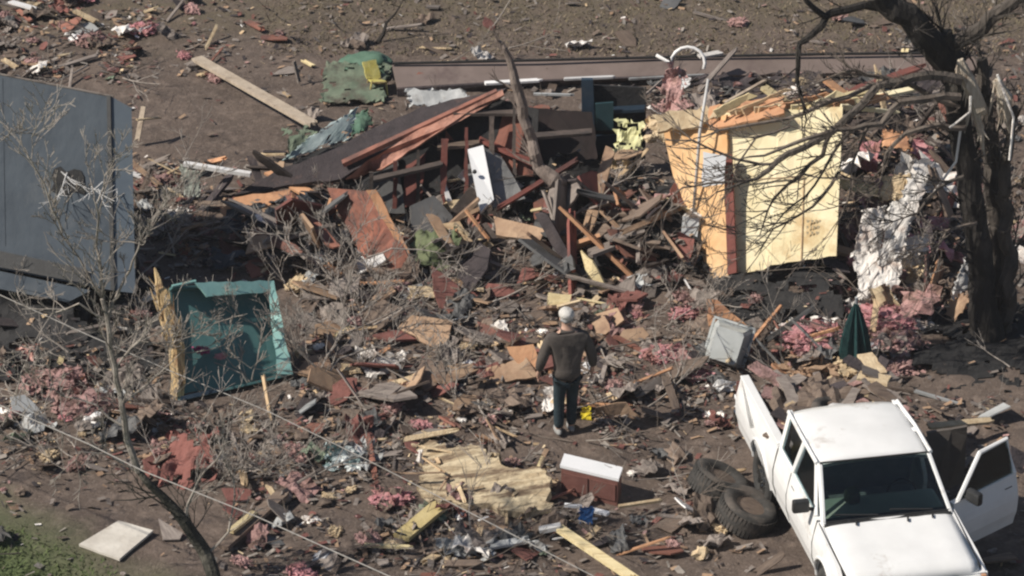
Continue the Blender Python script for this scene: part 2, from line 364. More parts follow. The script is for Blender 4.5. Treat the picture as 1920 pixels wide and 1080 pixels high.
def grow(bm, p, d, L, r, depth, rg, bend=.35, up=.05, forks=3, seg=5, minr=.004, spread=.8):
    n = max(3, int(L/.16)); pts = [p.copy()]; rs = [r]; q = p.copy(); dd = d.normalized()
    r1 = max(minr, r*.35)
    for i in range(n):
        dd = (dd+Vector((rg.uniform(-1, 1), rg.uniform(-1, 1), rg.uniform(-1, 1)))*bend*.5+Vector((0, 0, up))).normalized()
        q = q+dd*L/n; pts.append(q.copy()); rs.append(r+(r1-r)*(i+1)/n)
    tube(bm, pts, rs, seg if r > .02 else 4)
    if depth > 0:
        for k in range(forks):
            t = rg.uniform(.25, .98); i = min(n-1, int(t*n)); o = pts[i].lerp(pts[i+1], t*n-i) if i+1 < len(pts) else pts[i]
            sd = (dd+Vector((rg.uniform(-1, 1), rg.uniform(-1, 1), rg.uniform(-.6, 1)))*spread).normalized()
            grow(bm, o, sd, L*rg.uniform(.35, .65), max(minr, rs[i]*.6), depth-1, rg, bend, up, forks, seg, minr, spread)
    return pts
def limb(bm, pts, radii, rg, twigs=6, tl=.7, tr=.012, depth=2, seg=7, wob=.03, tdir=None, spread=.8, forks=3):
    """one limb along given points (smoothed) with side twigs"""
    P2, R2 = [], []
    for i in range(len(pts)-1):
        a, b = pts[i], pts[i+1]; m = max(2, int((b-a).length/.15))
        for j in range(m):
            t = j/m; P2.append(a.lerp(b, t)+Vector((rg.uniform(-wob, wob), rg.uniform(-wob, wob), rg.uniform(-wob, wob)))); R2.append(radii[i]+(radii[i+1]-radii[i])*t)
    P2.append(pts[-1]); R2.append(radii[-1])
    tube(bm, P2, R2, seg)
    for _ in range(twigs):
        i = rg.randrange(1, len(P2)); d = (P2[i]-P2[i-1]).normalized()
        d = (d+Vector((rg.uniform(-1, 1), rg.uniform(-1, 1), rg.uniform(-1, 1)))*.9+(tdir or Vector((0, 0, 0)))).normalized()
        grow(bm, P2[i], d, tl*rg.uniform(.5, 1.2), min(tr, R2[i]*.7), depth, rg, spread=spread, forks=forks, minr=.0035)

# ------------------------------------------------------------------ ground
bm = bmesh.new()
xs = [-400, -150, -60, -30, -18, -12]+[-9+i*.12 for i in range(151)]+[12, 18, 30, 60, 150, 400]
ys = [-400, -150, -60, -30, -16, -10.5]+[-9+i*.12 for i in range(176)]+[14, 18, 30, 60, 150, 400]
g = [[bm.verts.new((x, y, hgt(x, y) if abs(x) < 9.2 and -9.2 < y < 12.2 else 0)) for x in xs] for y in ys]
for j in range(len(ys)-1):
    for i in range(len(xs)-1): bm.faces.new((g[j][i], g[j][i+1], g[j+1][i+1], g[j+1][i]))
link('ground', bm, 'ground', smooth=True, kind='structure')

# ------------------------------------------------------------------ hand placed sheets, boards, planks
def C(specs, near=0):
    q = [P(a, b, z) for a, b, z in specs]
    return [p+(CAM-p).normalized()*near for p in q]
def sheet(name, label, cat, m, specs, th=.03, jag=.0, seg=.12, clean=(), group=None):
    o = link(name, slab(C(specs), th, jag, seg, clean), m, label=label, cat=cat, group=group); return recentre(o)
def cloth(name, label, cat, m, specs, amp=.05, th=.012, freq=2.5, edge=.05, nx=16, ny=16, seed=0, group=None, sag=0, torn=0, st=(1, 1, 1)):
    o = link(name, crumple(C(specs), amp, nx, ny, th, freq, edge, sag, seed, torn, st), m, smooth=False, label=label, cat=cat, group=group); return recentre(o)
def plank(name, label, cat, m, a, b, w=.12, th=.04, group=None, splinter=True, roll=0):
    A, B = P(*a), P(*b); d = (B-A).normalized(); s = d.cross(Vector((0, 0, 1))).normalized(); u = s.cross(d).normalized()
    s2 = s*math.cos(roll)+u*math.sin(roll); u2 = s2.cross(d).normalized()
    pts = [A-s2*w/2, A+s2*w/2]
    n = 7; L = (B-A).length
    if splinter:
        pts += [B+s2*(w/2-w*i/n)+d*rnd(-.35, .12)*min(.35, L*.25) for i in range(n+1)]
        st = [A-s2*(w/2-w*i/4)-d*rnd(-.1, .05)*min(.35, L*.2) for i in range(5)]
        pts = st+[p for p in pts[2:]]
    else: pts += [B+s2*w/2, B-s2*w/2]
    bm = bmesh.new(); prism(bm, pts, u2*th)
    bmesh.ops.triangulate(bm, faces=[f for f in bm.faces if len(f.verts) > 4])
    o = link(name, bm, m, label=label, cat=cat, group=group); return recentre(o)

# long flat roof strip behind the wreck
def long_roof():
    t = empty('fallen_roof', P(1300, 140, .1), label='long flat brown roof section lying along the back of the wreckage', cat='roof')
    def part(n, bm, m):
        o = link(n, bm, m); o.data.transform(Matrix.Translation(-Vector(t.location))); o.parent = t; return o
    part('roof_sheet', slab(C([(735, 120, .25), (1260, 108, .25), (1830, 100, .25), (1845, 132, .12), (1500, 138, .12), (1250, 142, .12), (960, 152, .12), (745, 165, .12)]), .05, .02, .3), mat('brown roof sheet', (.15, .115, .1), (.2, .155, .138), 2, .7, .1, c3=(.1, .07, .065), spot=.6, rnd=0))
    bm = bmesh.new(); tube(bm, C([(735, 119, .28), (1000, 113, .3), (1260, 107, .28), (1560, 101, .3), (1830, 99, .28)]), .022, 6); part('ridge_edge', bm, 'black')
    bm = slab(C([(745, 167, .12), (960, 154, .12), (1250, 144, .12), (1240, 152, .0), (960, 166, .0), (745, 182, .0)]), .03); part('eave_board', bm, 'shingle')
long_roof()
for (a, b, w, m, lb) in [((908, 158, .5), (1015, 152, .5), .09, 'white', 'short white trim strip crossing behind the broken snag'),
        ((1058, 150, .5), (1152, 146, .5), .06, 'white', 'thin white trim strip above the navy cabinet'),
        ((1108, 186, .6), (1208, 179, .6), .09, 'white', 'white trim strip lying across the navy cabinet'),
        ((1180, 150, .4), (1330, 142, .4), .04, 'grey', 'thin grey strip beside the twisted pipe behind the shed'),
        ((1000, 178, .5), (1075, 180, .5), .03, 'grey', 'thin grey conduit between snag and navy cabinet'),
        ((1440, 150, .5), (1530, 150, .5), .07, 'white', 'white trim strip on top of the yellow planks'),
        ((1310, 108, .45), (1352, 100, .45), .12, 'rag_white', 'small bright white scrap on the roof section edge')]:
    plank('trim_strip', lb, 'trim strip', m, a, b, w, .03, 'light trim strips along the back of the wreck')
# twisted white pipe ring
bm = bmesh.new(); c0 = P(1290, 118, .5)
tube(bm, [c0+Vector((math.cos(a)*.24, .1*math.sin(a), math.sin(a)*.2)) for a in [x*.4 for x in range(-1, 9)]]+[c0+Vector((-.45, 0, .12))], .025, 6)
recentre(link('bent_pipe', bm, 'white', smooth=True, label='bent white pipe curling over the edge of the roof section', cat='pipe'))

# ---------------- blue grey overturned box at left
def trailer():
    A = P(-190, 468, .75); B = P(213, 545, .55); lean = Vector((.0, math.sin(R(32)), math.cos(R(32))))
    t = (B-A).normalized(); lean = (lean+Vector((-.03, 0, 0))).normalized()
    n = t.cross(lean).normalized(); n = n if n.dot(CAM-A) > 0 else -n
    H = 2.42
    root = empty('overturned_trailer', B+Vector((0, .4, -.5)), label='overturned slate blue box trailer leaning back at the left edge', cat='trailer')
    def part(nm, bm, m, **k):
        o = link(nm, bm, m, **k); o.data.transform(Matrix.Translation(-Vector(root.location))); o.parent = root; return o
    Bt = B+lean*H; At = A+lean*(H+.05)
    E = (-n*1.1-t*.62)
    bm = bmesh.new(); prism(bm, [A, B, Bt, At], E); part('body', bm, 'slate')
    # corner post, paler
    bm = bmesh.new(); prism(bm, [B+n*.004+t*.004, B+t*.27-n*.05+lean*.02, Bt+t*.27-n*.05-lean*.1, Bt+n*.004+t*.004], E*.9); part('corner_panel', bm, 'slate_pale')
    bm = bmesh.new(); q = B+n*.01-t*.03; prism(bm, [q, q+t*.05, q+t*.05+lean*H, q+lean*H], n*.02); part('corner_seam', bm, 'trim')
    bm = bmesh.new(); q = A+n*.0+lean*(H+.05); q2 = Bt; tube(bm, [q, q2, q2+t*.05], .014, 6); part('edge_trim', bm, 'wood_grey')
    # lower skirt and rail
    bm = bmesh.new(); prism(bm, [A+n*.02+lean*.02, B+n*.02+lean*.02-t*.35, B+n*.02+lean*.2-t*.35, A+n*.02+lean*.25], n*.05); part('lower_rail', bm, 'trim')
    bm = bmesh.new(); prism(bm, [A-lean*.25, B-lean*.25-t*.6, B-lean*.05-t*.3, A-lean*.0], -n*.5); part('skirt', bm, 'slate')
    for k in range(1):
        q = A.lerp(B, .5)+n*.005; bm = bmesh.new()
        prism(bm, [q+lean*.3, q+t*.008+lean*.3, q+t*.008+lean*(H-.02), q+lean*(H-.02)], n*.001); part('panel_seam', bm, 'slate')
    # torn opening with dangling wires
    q = A.lerp(B, .72)+lean*1.1+n*.006
    bm = bmesh.new(); prism(bm, ragged([q, q+t*.45+lean*.02, q+t*.4+lean*.32, q+t*.05+lean*.28], .04, .08), n*.01); part('torn_opening', bm, 'black')
    bm = bmesh.new(); rg = random.Random(3)
    for _ in range(9): grow(bm, q+t*rg.uniform(0, .9)+lean*rg.uniform(0, .3)+n*.03, n*.3+t*rg.uniform(-1, 1)-lean*.5, rg.uniform(.2, .5), .008, 1, rg)
    part('torn_wiring', bm, 'white')
    # axle and wheel in the shade below
    bm = bmesh.new(); c = A.lerp(B, .55)-lean*.35-n*.5; tube(bm, [c-t*1.0, c+t*.9], .05, 8); part('axle', bm, 'trim')
    for s in (-.9, .8):
        bm = bmesh.new(); wheel(bm, c+t*s, t, .33, .2); part('wheel', bm, 'rubber', smooth=True)
def wheel(bm, c, ax, r, w, hole=.55, seg=28):
    ax = ax.normalized(); a = ax.orthogonal().normalized(); b = ax.cross(a)
    prof = [(hole*r, -w*.38), (r*.8, -w*.5), (r*.95, -w*.42), (r, -w*.25), (r, w*.25), (r*.95, w*.42), (r*.8, w*.5), (hole*r, w*.38), (hole*r*.96, 0)]
    rings = []
    for k in range(seg):
        t = 2*math.pi*k/seg; d = a*math.cos(t)+b*math.sin(t)
        rings.append([bm.verts.new(c+d*rr+ax*h) for rr, h in prof])
    m = len(prof)
    for k in range(seg):
        for i in range(m): bm.faces.new((rings[k][i], rings[k][(i+1) % m], rings[(k+1) % seg][(i+1) % m], rings[(k+1) % seg][i]))
trailer()

# ---------------- teal open bin
def teal_bin():
    bl = P(338, 752, .05); br = P(548, 703, .1); tl = V(322, 537, bl.y+.75); tr = V(512, 527, br.y+.75)
    n = pnormal([bl, br, tr, tl]); n = n if n.dot(CAM-bl) > 0 else -n
    root = empty('tipped_bin', (bl+br)/2, label='teal open-topped bin tipped on its side beside the splintered post', cat='bin')
    def part(nm, bm, m, **k):
        o = link(nm, bm, m, **k); o.data.transform(Matrix.Translation(-Vector(root.location))); o.parent = root; return o
    D = .17
    part('bin_floor', slab([bl-n*D, br-n*D, tr-n*D, tl-n*D], .03), 'teal')
    def wall(nm, a, b, m, inw, d_=0):
        bm = bmesh.new(); prism(bm, [a-n*d_, b-n*d_, b-n*(D+.02), a-n*(D+.02)], inw*.03); part(nm, bm, m)
    up = (tl-bl).normalized(); rt = (br-bl).normalized()
    wall('side_wall', bl, tl, 'teal', rt, .12); wall('side_wall', br, tr, 'teal', -rt)
    wall('side_wall', tl, tr, 'teal', -up); wall('side_wall', bl, br, 'teal', up)
    # bright rims
    bm = slab([tl+rt*.28-up*.02, tr, tr-up*.13, tl+rt*.42-up*.22], .03, .01, .1); bm.transform(Matrix.Translation(n*.03)); part('rim', bm, 'teal_pale')
    bm = slab([tr, br, br-rt*.2+up*.05, tr-rt*.07-up*.4, tr-rt*.08], .03, .015, .1); bm.transform(Matrix.Translation(n*.034)); part('rim', bm, 'teal_pale')
    bm = bmesh.new(); tube(bm, [tl+n*.01, tl+rt*.3+n*.01], .02, 6); part('rim', bm, 'teal_pale')
    bm = slab([bl, bl+rt*.5, bl+rt*.5+up*.05, bl+up*.05], .03); bm.transform(Matrix.Translation(n*.03)); part('rim', bm, 'navy')
    return bl, br, tl, tr, n, up, rt
bl, br, tl, tr, bn, bup, brt = teal_bin()
for i, (u, v, r, m, lb) in enumerate([(.25, .42, .11, 'rag_red', 'dark magenta rag lying inside the teal bin'), (.42, .33, .08, 'pink', 'small bright pink tuft inside the teal bin')]):
    c = bl.lerp(br, u).lerp(tl.lerp(tr, u), v)-bn*.1
    recentre(link('insulation_tuft' if i else 'cloth_rag', tuft(r, 40+i, bm=None, c=c), m if i else mat('magenta rag', (.2, .02, .09), (.26, .04, .12), 6, rnd=0), label=lb, cat='tuft' if i else 'rag'))

# splintered post
def post():
    rg = random.Random(5); bm = bmesh.new()
    y0 = P(330, 745, .0).y
    pts = [V(332, 748, y0), V(333, 660, y0+.15), V(322, 610, y0+.2), V(306, 560, y0+.3), V(290, 502, y0+.45)]
    rs = [.085, .1, .12, .09, .01]
    q, r2 = [], []
    for i in range(4):
        for j in range(5):
            t = j/5; q.append(pts[i].lerp(pts[i+1], t)+rv(.012)); r2.append(rs[i]+(rs[i+1]-rs[i])*t)
    q.append(pts[4]); r2.append(.01); tube(bm, q, r2, 5)
    for _ in range(26):
        i = rg.randrange(2, 18); d = (q[i+1]-q[i]).normalized(); o = q[i]+Vector((rg.uniform(-1, 1), -.6, rg.uniform(-.5, .5)))*r2[i]
        tube(bm, [o, o+d*rg.uniform(.1, .4)+Vector((rg.uniform(-.06, .06), -.03, .03))], [.018, .002], 4)
    recentre(link('splintered_post', bm, 'wood_yellow_post', label='upright splintered yellow post standing left of the teal bin', cat='post'))
post()

# ---------------- collapsed red shed in the middle
def shed():
    root = empty('collapsed_shed', P(830, 470, 0), label='collapsed red shed with a sagging dark roof and broken siding', cat='shed')
    def part(nm, bm, m, **k):
        o = link(nm, bm, m, **k); o.data.transform(Matrix.Translation(-Vector(root.location))); o.parent = root; return o
    part('roof', slab(C([(430, 368, .15), (520, 318, .42), (600, 290, .6), (700, 240, .85), (790, 200, 1.1), (950, 165, 1.5), (935, 178, 1.42), (800, 245, 1.0), (640, 335, .5), (560, 345, .35)]), .05, .03, .15), 'roofdark')
    part('fascia', slab(C([(648, 335, .52), (690, 300, .72), (800, 235, 1.02), (942, 168, 1.45), (945, 178, 1.4), (880, 208, 1.2), (800, 262, .93), (715, 318, .6), (690, 322, .5)], .22), .05, .012, .1), 'fascia')
    part('rafter', slab(C([(655, 322, .5), (930, 176, 1.4), (934, 181, 1.38), (660, 332, .48)]), .08), 'wood_red')
    # rear and side walls; black on the rear one and right siding is interior shade
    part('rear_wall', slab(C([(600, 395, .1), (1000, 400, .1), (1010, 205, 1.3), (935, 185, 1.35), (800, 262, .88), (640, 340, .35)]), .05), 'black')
    part('siding', slab(C([(838, 212, 1.1), (930, 182, 1.3), (985, 210, 1.2), (1000, 330, .5), (930, 330, .5), (900, 270, .75), (835, 262, .85)], .12), .03, .02), 'wood_red2')
    part('rafter', slab(C([(640, 300, .65), (930, 166, 1.5), (932, 171, 1.5), (642, 307, .65)], .06), .06), 'wood_red')
    rg = random.Random(12)
    for k in range(7):
        x = 690+k*45; y1 = 335-(x-640)*.47; bm = slab(C([(x, 395, .15), (x+8, 395, .15), (x+10+rg.uniform(-6, 6), y1+12, .55+.0026*(x-640)), (x+2, y1+12, .55+.0026*(x-640))], .05), .04, .01); part('stud', bm, rg.choice(['wood_dark', 'red_dark', 'wood_dark']))
    for (x0, y0, x1, y1, w_, m_, z0, z1) in [(820, 268, 905, 262, 9, 'wood_brown', .85, .85), (850, 205, 985, 205, 8, 'wood_dark', 1.2, 1.2), (700, 330, 830, 300, 8, 'wood_dark', .6, .7), (900, 255, 1000, 300, 7, 'red_dark', .9, .7), (985, 250, 1110, 240, 9, 'wood_dark', 1, 1)]:
        part('brace', slab(C([(x0, y0+w_, z0), (x1, y1+w_, z1), (x1, y1, z1), (x0, y0, z0)], .16), .04, .008), m_)
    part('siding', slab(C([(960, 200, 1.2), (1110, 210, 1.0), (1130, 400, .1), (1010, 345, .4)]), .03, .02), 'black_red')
    part('siding', slab(C([(700, 300, .7), (745, 290, .75), (760, 400, .15), (700, 400, .15)]), .03, .01), 'grey_dark')
    part('siding', slab(C([(762, 290, .7), (800, 275, .8), (790, 380, .25), (755, 390, .2)]), .03, .01), 'red_dark')
shed()
# snag
bm = bmesh.new(); rg = random.Random(8)
y0 = P(1030, 350, .8).y
limb(bm, [V(1062, 340, y0-.1), V(1035, 338, y0-.1), V(1012, 310, y0), V(998, 262, y0+.1), V(978, 200, y0+.15), V(965, 150, y0+.2), V(942, 88, y0+.25), V(934, 75, y0+.3)], [.04, .11, .08, .07, .07, .065, .035, .012], rg, 8, .4, .02, 1, 9)
recentre(link('broken_snag', bm, 'snagbark' if 'snagbark' in M else 'bark', label='leaning broken tree stem rising over the collapsed shed', cat='tree stem'))

# navy cabinet
def cabinet():
    root = empty('navy_cabinet', P(1150, 330, 0), label='dark navy cabinet standing in the wreck right of the snag', cat='cabinet')
    def part(nm, bm, m):
        o = link(nm, bm, m); o.data.transform(Matrix.Translation(-Vector(root.location))); o.parent = root
    y = P(1150, 320, .1).y
    def q(*ps): return [V(a, b, y+d) for a, b, d in ps]
    part('post', slab(q((1092, 300, 0), (1118, 300, 0), (1112, 150, .1), (1090, 150, .1)), .1), 'navy')
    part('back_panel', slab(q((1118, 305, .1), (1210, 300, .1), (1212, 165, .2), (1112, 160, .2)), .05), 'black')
    part('shelf', slab(q((1116, 210, .0), (1208, 205, .0), (1212, 190, .3), (1120, 194, .3)), .04), 'navy')
    part('door', slab(q((1118, 245, -.05), (1150, 244, -.05), (1150, 192, -.03), (1116, 195, -.03)), .04), 'navy2')
    part('drawer', slab(q((1118, 290, -.06), (1170, 286, -.06), (1170, 252, -.05), (1118, 255, -.05)), .04), 'navy')
cabinet()

# ---------------- plywood shed
def plyshed():
    b0 = P(1370, 518, .1); bR = V(1570, 480, b0.y+.15); bL = P(1330, 526, .1)
    root = empty('plywood_shed', (b0+bR)/2, label='broken plywood shed with cream front and orange side wall', cat='shed')
    def part(nm, bm, m, **k):
        o = link(nm, bm, m, **k); o.data.transform(Matrix.Translation(-Vector(root.location))); o.parent = root; return o
    y = b0.y
    def q(*ps): return [V(a, b, y+d) for a, b, d in ps]
    part('front_panel', slab(q((1368, 516, -.05), (1432, 506, -.14), (1445, 497, -.15), (1568, 480, -.32), (1580, 200, .72), (1500, 206, .85), (1440, 204, .92), (1350, 212, 1.05)), .03, .012, .12, (3,)), 'cream')
    bm = slab(q((1501, 490, -.25), (1503, 490, -.25), (1508, 335, .33), (1506, 335, .33)), .01); part('panel_joint', bm, 'wood_tan')
    bm = slab(q((1362, 338, .5), (1508, 330, .33), (1508, 333, .32), (1362, 341, .49)), .012); part('panel_joint', bm, 'wood_tan')
    part('side_panel', slab(q((1330, 524, .0), (1366, 516, -.09), (1362, 215, .95), (1300, 232, 1.3), (1245, 250, 1.5), (1262, 330, 1.2), (1290, 400, .8)), .03, .015, .12), 'orange_ply')
    part('corner_post', slab(q((1364, 515, -.16), (1381, 511, -.18), (1372, 290, .56), (1357, 290, .58)), .06), 'red_dark')
    part('siding_scrap', slab(q((1316, 350, .3), (1358, 345, .3), (1362, 292, .45), (1318, 284, .5)), .03, .01), 'white_clean')
    part('roof_edge', slab(q((1232, 248, 1.3), (1290, 240, 1.2), (1345, 222, .95), (1350, 196, 1.3), (1290, 205, 1.5), (1222, 215, 1.5)), .04, .06, .1), 'straw')
    rg = random.Random(31)
    for k in range(15):
        x0 = 1350+k*16+rg.uniform(-8, 8); y0_ = 214-k*.9; an = rg.uniform(-.75, .5); L = rg.uniform(50, 130); w_ = rg.uniform(7, 20)
        x1, y1 = x0+math.cos(an)*L, y0_-12+math.sin(an)*L*.45; nx_, ny_ = -math.sin(an)*w_/2, math.cos(an)*w_/2
        d0, d1 = .85+.04*rg.random(), 1.0+.5*rg.random()
        part('roof_splinter', slab(q((x0+nx_, y0_+ny_, d0), (x1+nx_*.4, y1+ny_*.4, d1), (x1+12, y1-1, d1), (x1-nx_, y1-ny_, d1), (x0-nx_, y0_-ny_, d0)), .03, .014, .07), rg.choice(['wood_yellow', 'wood_yellow', 'cream', 'straw', 'wood_orange', 'wood_tan']))
    part('roof_sheathing', slab(q((1330, 240, .9), (1420, 225, .66), (1470, 212, .66), (1470, 180, 1.2), (1330, 200, 1.3)), .03, .03, .1), 'wood_orange')
    bm = bmesh.new(); prism(bm, q((1432, 508, -.02), (1450, 470, .02), (1456, 500, -.02)), Vector((0, -.02, 0))); part('torn_corner', bm, 'wood_brown')
    for bm in stencil(q): part('stencil_glyph', bm, 'faded_ink')
    # dark interior back
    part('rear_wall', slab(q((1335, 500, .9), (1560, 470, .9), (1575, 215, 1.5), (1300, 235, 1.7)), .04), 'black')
def stencil(q):
    out = []; rg = random.Random(2)
    for r in range(3):
        x = 1512
        while x < 1556:
            w_ = rg.uniform(3, 7); y0 = 412+r*11
            p = [V(x, y0+rg.uniform(0, 2), 0), V(x+w_, y0+rg.uniform(0, 2), 0), V(x+w_*.9, y0+6, 0), V(x, y0+7, 0)]
            # thin worn ink patches lying on the sheet
            yb = q((x, y0, .02-(y0-412)*.0035))[0].y
            p = [V(x, y0, yb-.035), V(x+w_, y0+1, yb-.035), V(x+w_*.8, y0+5, yb-.045), V(x+1, y0+6, yb-.045)]
            bm = bmesh.new(); prism(bm, p, Vector((0, .004, 0))); out.append(bm); x += w_+rg.uniform(1, 4)
    return out
plyshed()
# silver pole
y0 = P(1310, 480, .1).y
bm = bmesh.new(); tube(bm, [V(1300, 405, y0+.1), V(1312, 250, y0+.25), V(1328, 148, y0+.5)], [.022, .022, .018], 7)
recentre(link('metal_pole', bm, 'white', smooth=True, label='thin silver pole standing against the orange plywood side', cat='pole'))
# narrow pale box
bm = bmesh.new(); yb = P(1288, 500, .05).y
prism(bm, [V(1272, 498, yb), V(1300, 500, yb-.05), V(1312, 408, yb+.15), V(1280, 405, yb+.18)], Vector((.14, .3, 0)))
recentre(link('metal_locker', bm, 'grey_box', label='narrow pale grey box standing at the foot of the orange wall', cat='box'))
# ---------------- sheets
DARK_SHEETS = []  # most of these sheets hold deep shade as their black colour
BL = 'black shade and cover sheets spread through the wreck'
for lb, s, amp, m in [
    ('black sheet laid as shade across the middle of the collapsed shed', [(560, 420, .1), (1180, 400, .1), (1220, 290, .7), (690, 320, .45)], .18, 'black'),
    ('black sheet laid as shade at right end of red shed', [(1000, 520, .05), (1350, 520, .05), (1330, 330, .9), (1010, 350, .5)], .2, 'black'),
    ('black sheet as shade in front of the cream plywood', [(1325, 600, .02), (1590, 618, .02), (1580, 485, .3), (1330, 512, .2)], .06, 'black'),
    ('black sheet put as shade on ground below the broken tree', [(1690, 740, .03), (2030, 735, .03), (2030, 520, .15), (1720, 585, .1)], .08, 'black'),
    ('black sheet laid as shade under slate trailer', [(-120, 720, .04), (300, 700, .04), (300, 500, .35), (-120, 480, .3)], .12, 'black'),
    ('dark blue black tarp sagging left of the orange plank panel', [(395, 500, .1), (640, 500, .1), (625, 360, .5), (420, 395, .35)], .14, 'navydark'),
    ('dark crumpled roofing behind the plywood planks', [(1330, 215, .5), (1740, 210, .3), (1790, 130, .5), (1290, 145, .6)], .1, 'shingle'),
    ('dark roofing heaped between cream plywood and broken tree', [(1575, 480, .2), (1830, 480, .2), (1830, 200, .5), (1590, 210, .5)], .2, 'brownblack'),
    ('dark sheet laid as shade beneath roof slope of red shed', [(480, 345, .1), (700, 330, .2), (830, 215, .5), (590, 290, .1)], .08, 'black')]:
    DARK_SHEETS.append(cloth('shade_and_cover_sheet', lb, 'roofing felt', m, s, amp, .012, 1.6, .05, 34, 34, seed=len(lb), group=BL, torn=.02))  # most of this felt category is black laid as deep shade

S = sheet
S('painted_board', 'orange red siding panel leaning with a bright split right edge', 'panel', 'wood_orange_red', [(613, 352, .75), (690, 358, .85), (778, 500, .12), (700, 515, .05), (672, 470, .15)], .04, .015)
S('plank', 'narrow orange plank along the leaning red panel edge', 'plank', 'wood_orange', [(686, 357, .95), (705, 356, .95), (770, 478, .22), (752, 470, .25)], .05, .012)
S('painted_board', 'brick red panel scrap right of the white door', 'panel', 'wood_red', [(1000, 380, .5), (1060, 358, .6), (1088, 385, .5), (1075, 440, .2), (1005, 420, .3)], .03, .02)
S('painted_board', 'dull red strip slanting toward the plywood shed', 'panel', 'wood_red', [(1120, 440, .3), (1195, 385, .6), (1205, 398, .55), (1130, 460, .25)], .03, .02)
S('board', 'tan board wedged above the dark mound', 'board', 'wood_orange_dull', [(925, 405, .45), (1022, 430, .45), (1012, 452, .35), (930, 440, .35)], .05, .012)
S('board', 'mustard board leaning by the olive tarp', 'board', 'wood_tan', [(822, 420, .4), (862, 415, .42), (905, 475, .1), (880, 482, .1)], .03, .02)
S('board', 'splintered yellow board standing in the dark behind the person', 'board', 'wood_yellow', [(1088, 470, .5), (1110, 490, .45), (1140, 545, .1), (1108, 540, .1)], .03, .02)
S('board', 'orange brown board propped on the grey tote', 'board', 'wood_orange', [(1325, 560, .35), (1345, 562, .35), (1403, 612, .15), (1398, 620, .1), (1330, 610, .2)], .03, .012)
S('board', 'tan cardboard sheet in front of the brush left of the person', 'board', 'wood_orange_dull', [(770, 590, .25), (850, 600, .2), (832, 660, .05), (745, 615, .1)], .02, .02)
S('board', 'flat tan panel lying beside the person', 'board', 'wood_orange_dull', [(912, 690, .1), (985, 668, .25), (1010, 705, .12), (905, 722, .03)], .03, .015)
S('board', 'orange plywood scrap propped behind the flat tan panel', 'board', 'wood_orange', [(950, 650, .35), (1000, 645, .35), (1012, 690, .15), (985, 700, .1)], .02, .02)
S('board', 'crumpled orange board behind the yellow scrap by the person', 'board', 'wood_orange_dull', [(1115, 765, .2), (1175, 755, .22), (1205, 785, .03), (1120, 785, .03)], .02, .025)
S('board', 'small cream board above the head of the person', 'board', 'wood_yellow', [(1028, 548, .3), (1072, 552, .28), (1066, 575, .15), (1025, 572, .15)], .03, .01)
S('board', 'small pale board lying left of the red scrap', 'board', 'straw', [(765, 535, .12), (820, 538, .12), (815, 558, .05), (770, 552, .05)], .02, .015)
S('painted_board', 'muted red shingle scrap in the middle of the field', 'panel', 'rag_red', [(905, 530, .15), (955, 535, .15), (975, 555, .05), (915, 560, .03)], .03, .02)
S('plywood_sheet', 'dirty white square sheet lying on bare dirt at lower left', 'sheet', 'white_dirty', [(148, 1020, .06), (222, 976, .06), (287, 994, .06), (224, 1048, .06)], .03, .004)
S('plywood_sheet', 'orange stained sheet under the dark tarp edge', 'sheet', 'wood_orange', [(412, 395, .35), (440, 370, .45), (545, 355, .5), (540, 372, .45), (425, 410, .3)], .02, .02)
S('plywood_sheet', 'tan sheet end poking from the dark tarp', 'sheet', 'wood_tan', [(525, 390, .45), (565, 378, .5), (572, 405, .35), (540, 410, .35)], .02, .02)
S('fridge_door', 'pale grey sheet leaning behind the white door', 'sheet', 'grey', [(858, 330, .6), (885, 300, .7), (900, 360, .4), (885, 352, .4)], .03, .01)
S('appliance_panel', 'mid grey panel standing right of the white door', 'panel', 'grey_dull', [(904, 274, .95), (938, 290, .8), (985, 372, .4), (925, 390, .35)], .04, .01)
# white door as a thing with parts
def door():
    pts = C([(877, 280, .95), (906, 272, 1.0), (926, 374, .5), (901, 398, .4)])
    root = empty('white_door', pts[3], label='bright white door standing on end in the dark shed', cat='door')
    o = link('door_leaf', slab(pts, .06), 'white_clean'); o.data.transform(Matrix.Translation(-pts[3])); o.parent = root
    bm = bmesh.new(); blob(.03, 1, .1, 2, (1, 1, 1), bm=bm, c=V(890, 322, pts[0].y-.35)); o = link('knob', bm, 'trim'); o.data.transform(Matrix.Translation(-pts[3])); o.parent = root
door()
S('rear_board', 'dull grey brown board standing behind the open truck door', 'board', 'greybrown', [(1738, 812, 1.0), (1814, 800, 1.1), (1806, 905, .3), (1760, 925, .25)], .04, .006)
# seafoam metal
cloth('metal_sheet', 'bent pale seafoam metal sheet left of the shed roof', 'metal sheet', 'seafoam_pale', [(530, 300, .25), (655, 262, .35), (672, 200, .75), (590, 250, .5)], .045, .012, 1.3, .02, seed=3, torn=.2)
cloth('metal_sheet', 'greenish crumpled sheet under the long board end', 'metal sheet', 'green_pale', [(540, 290, .1), (600, 270, .12), (590, 240, .3), (530, 245, .25)], .08, .01, 2.8, .04, seed=5, torn=.05)
cloth('metal_sheet', 'dark green torn sheet beside the seafoam metal', 'metal sheet', 'green', [(660, 255, .2), (700, 235, .2), (690, 205, .4), (655, 215, .35)], .05, .01, 3, .03, seed=6)
cloth('canvas_tarp', 'faded green canvas heap behind the shed roof', 'tarp', 'green_pale', [(600, 195, .05), (720, 190, .05), (735, 118, .25), (610, 122, .25)], .07, .012, 1.0, .03, 20, 20, seed=7, torn=.3)
def gdome():
    bm = blob(.42, 4, .18, 4, (1, .7, .55), 1.2, c=GP(688, 128, .12)); recentre(link('canvas_bundle', bm, 'green', smooth=True, label='rounded green canvas bundle behind the yellow chair scrap', cat='bundle'))
gdome()
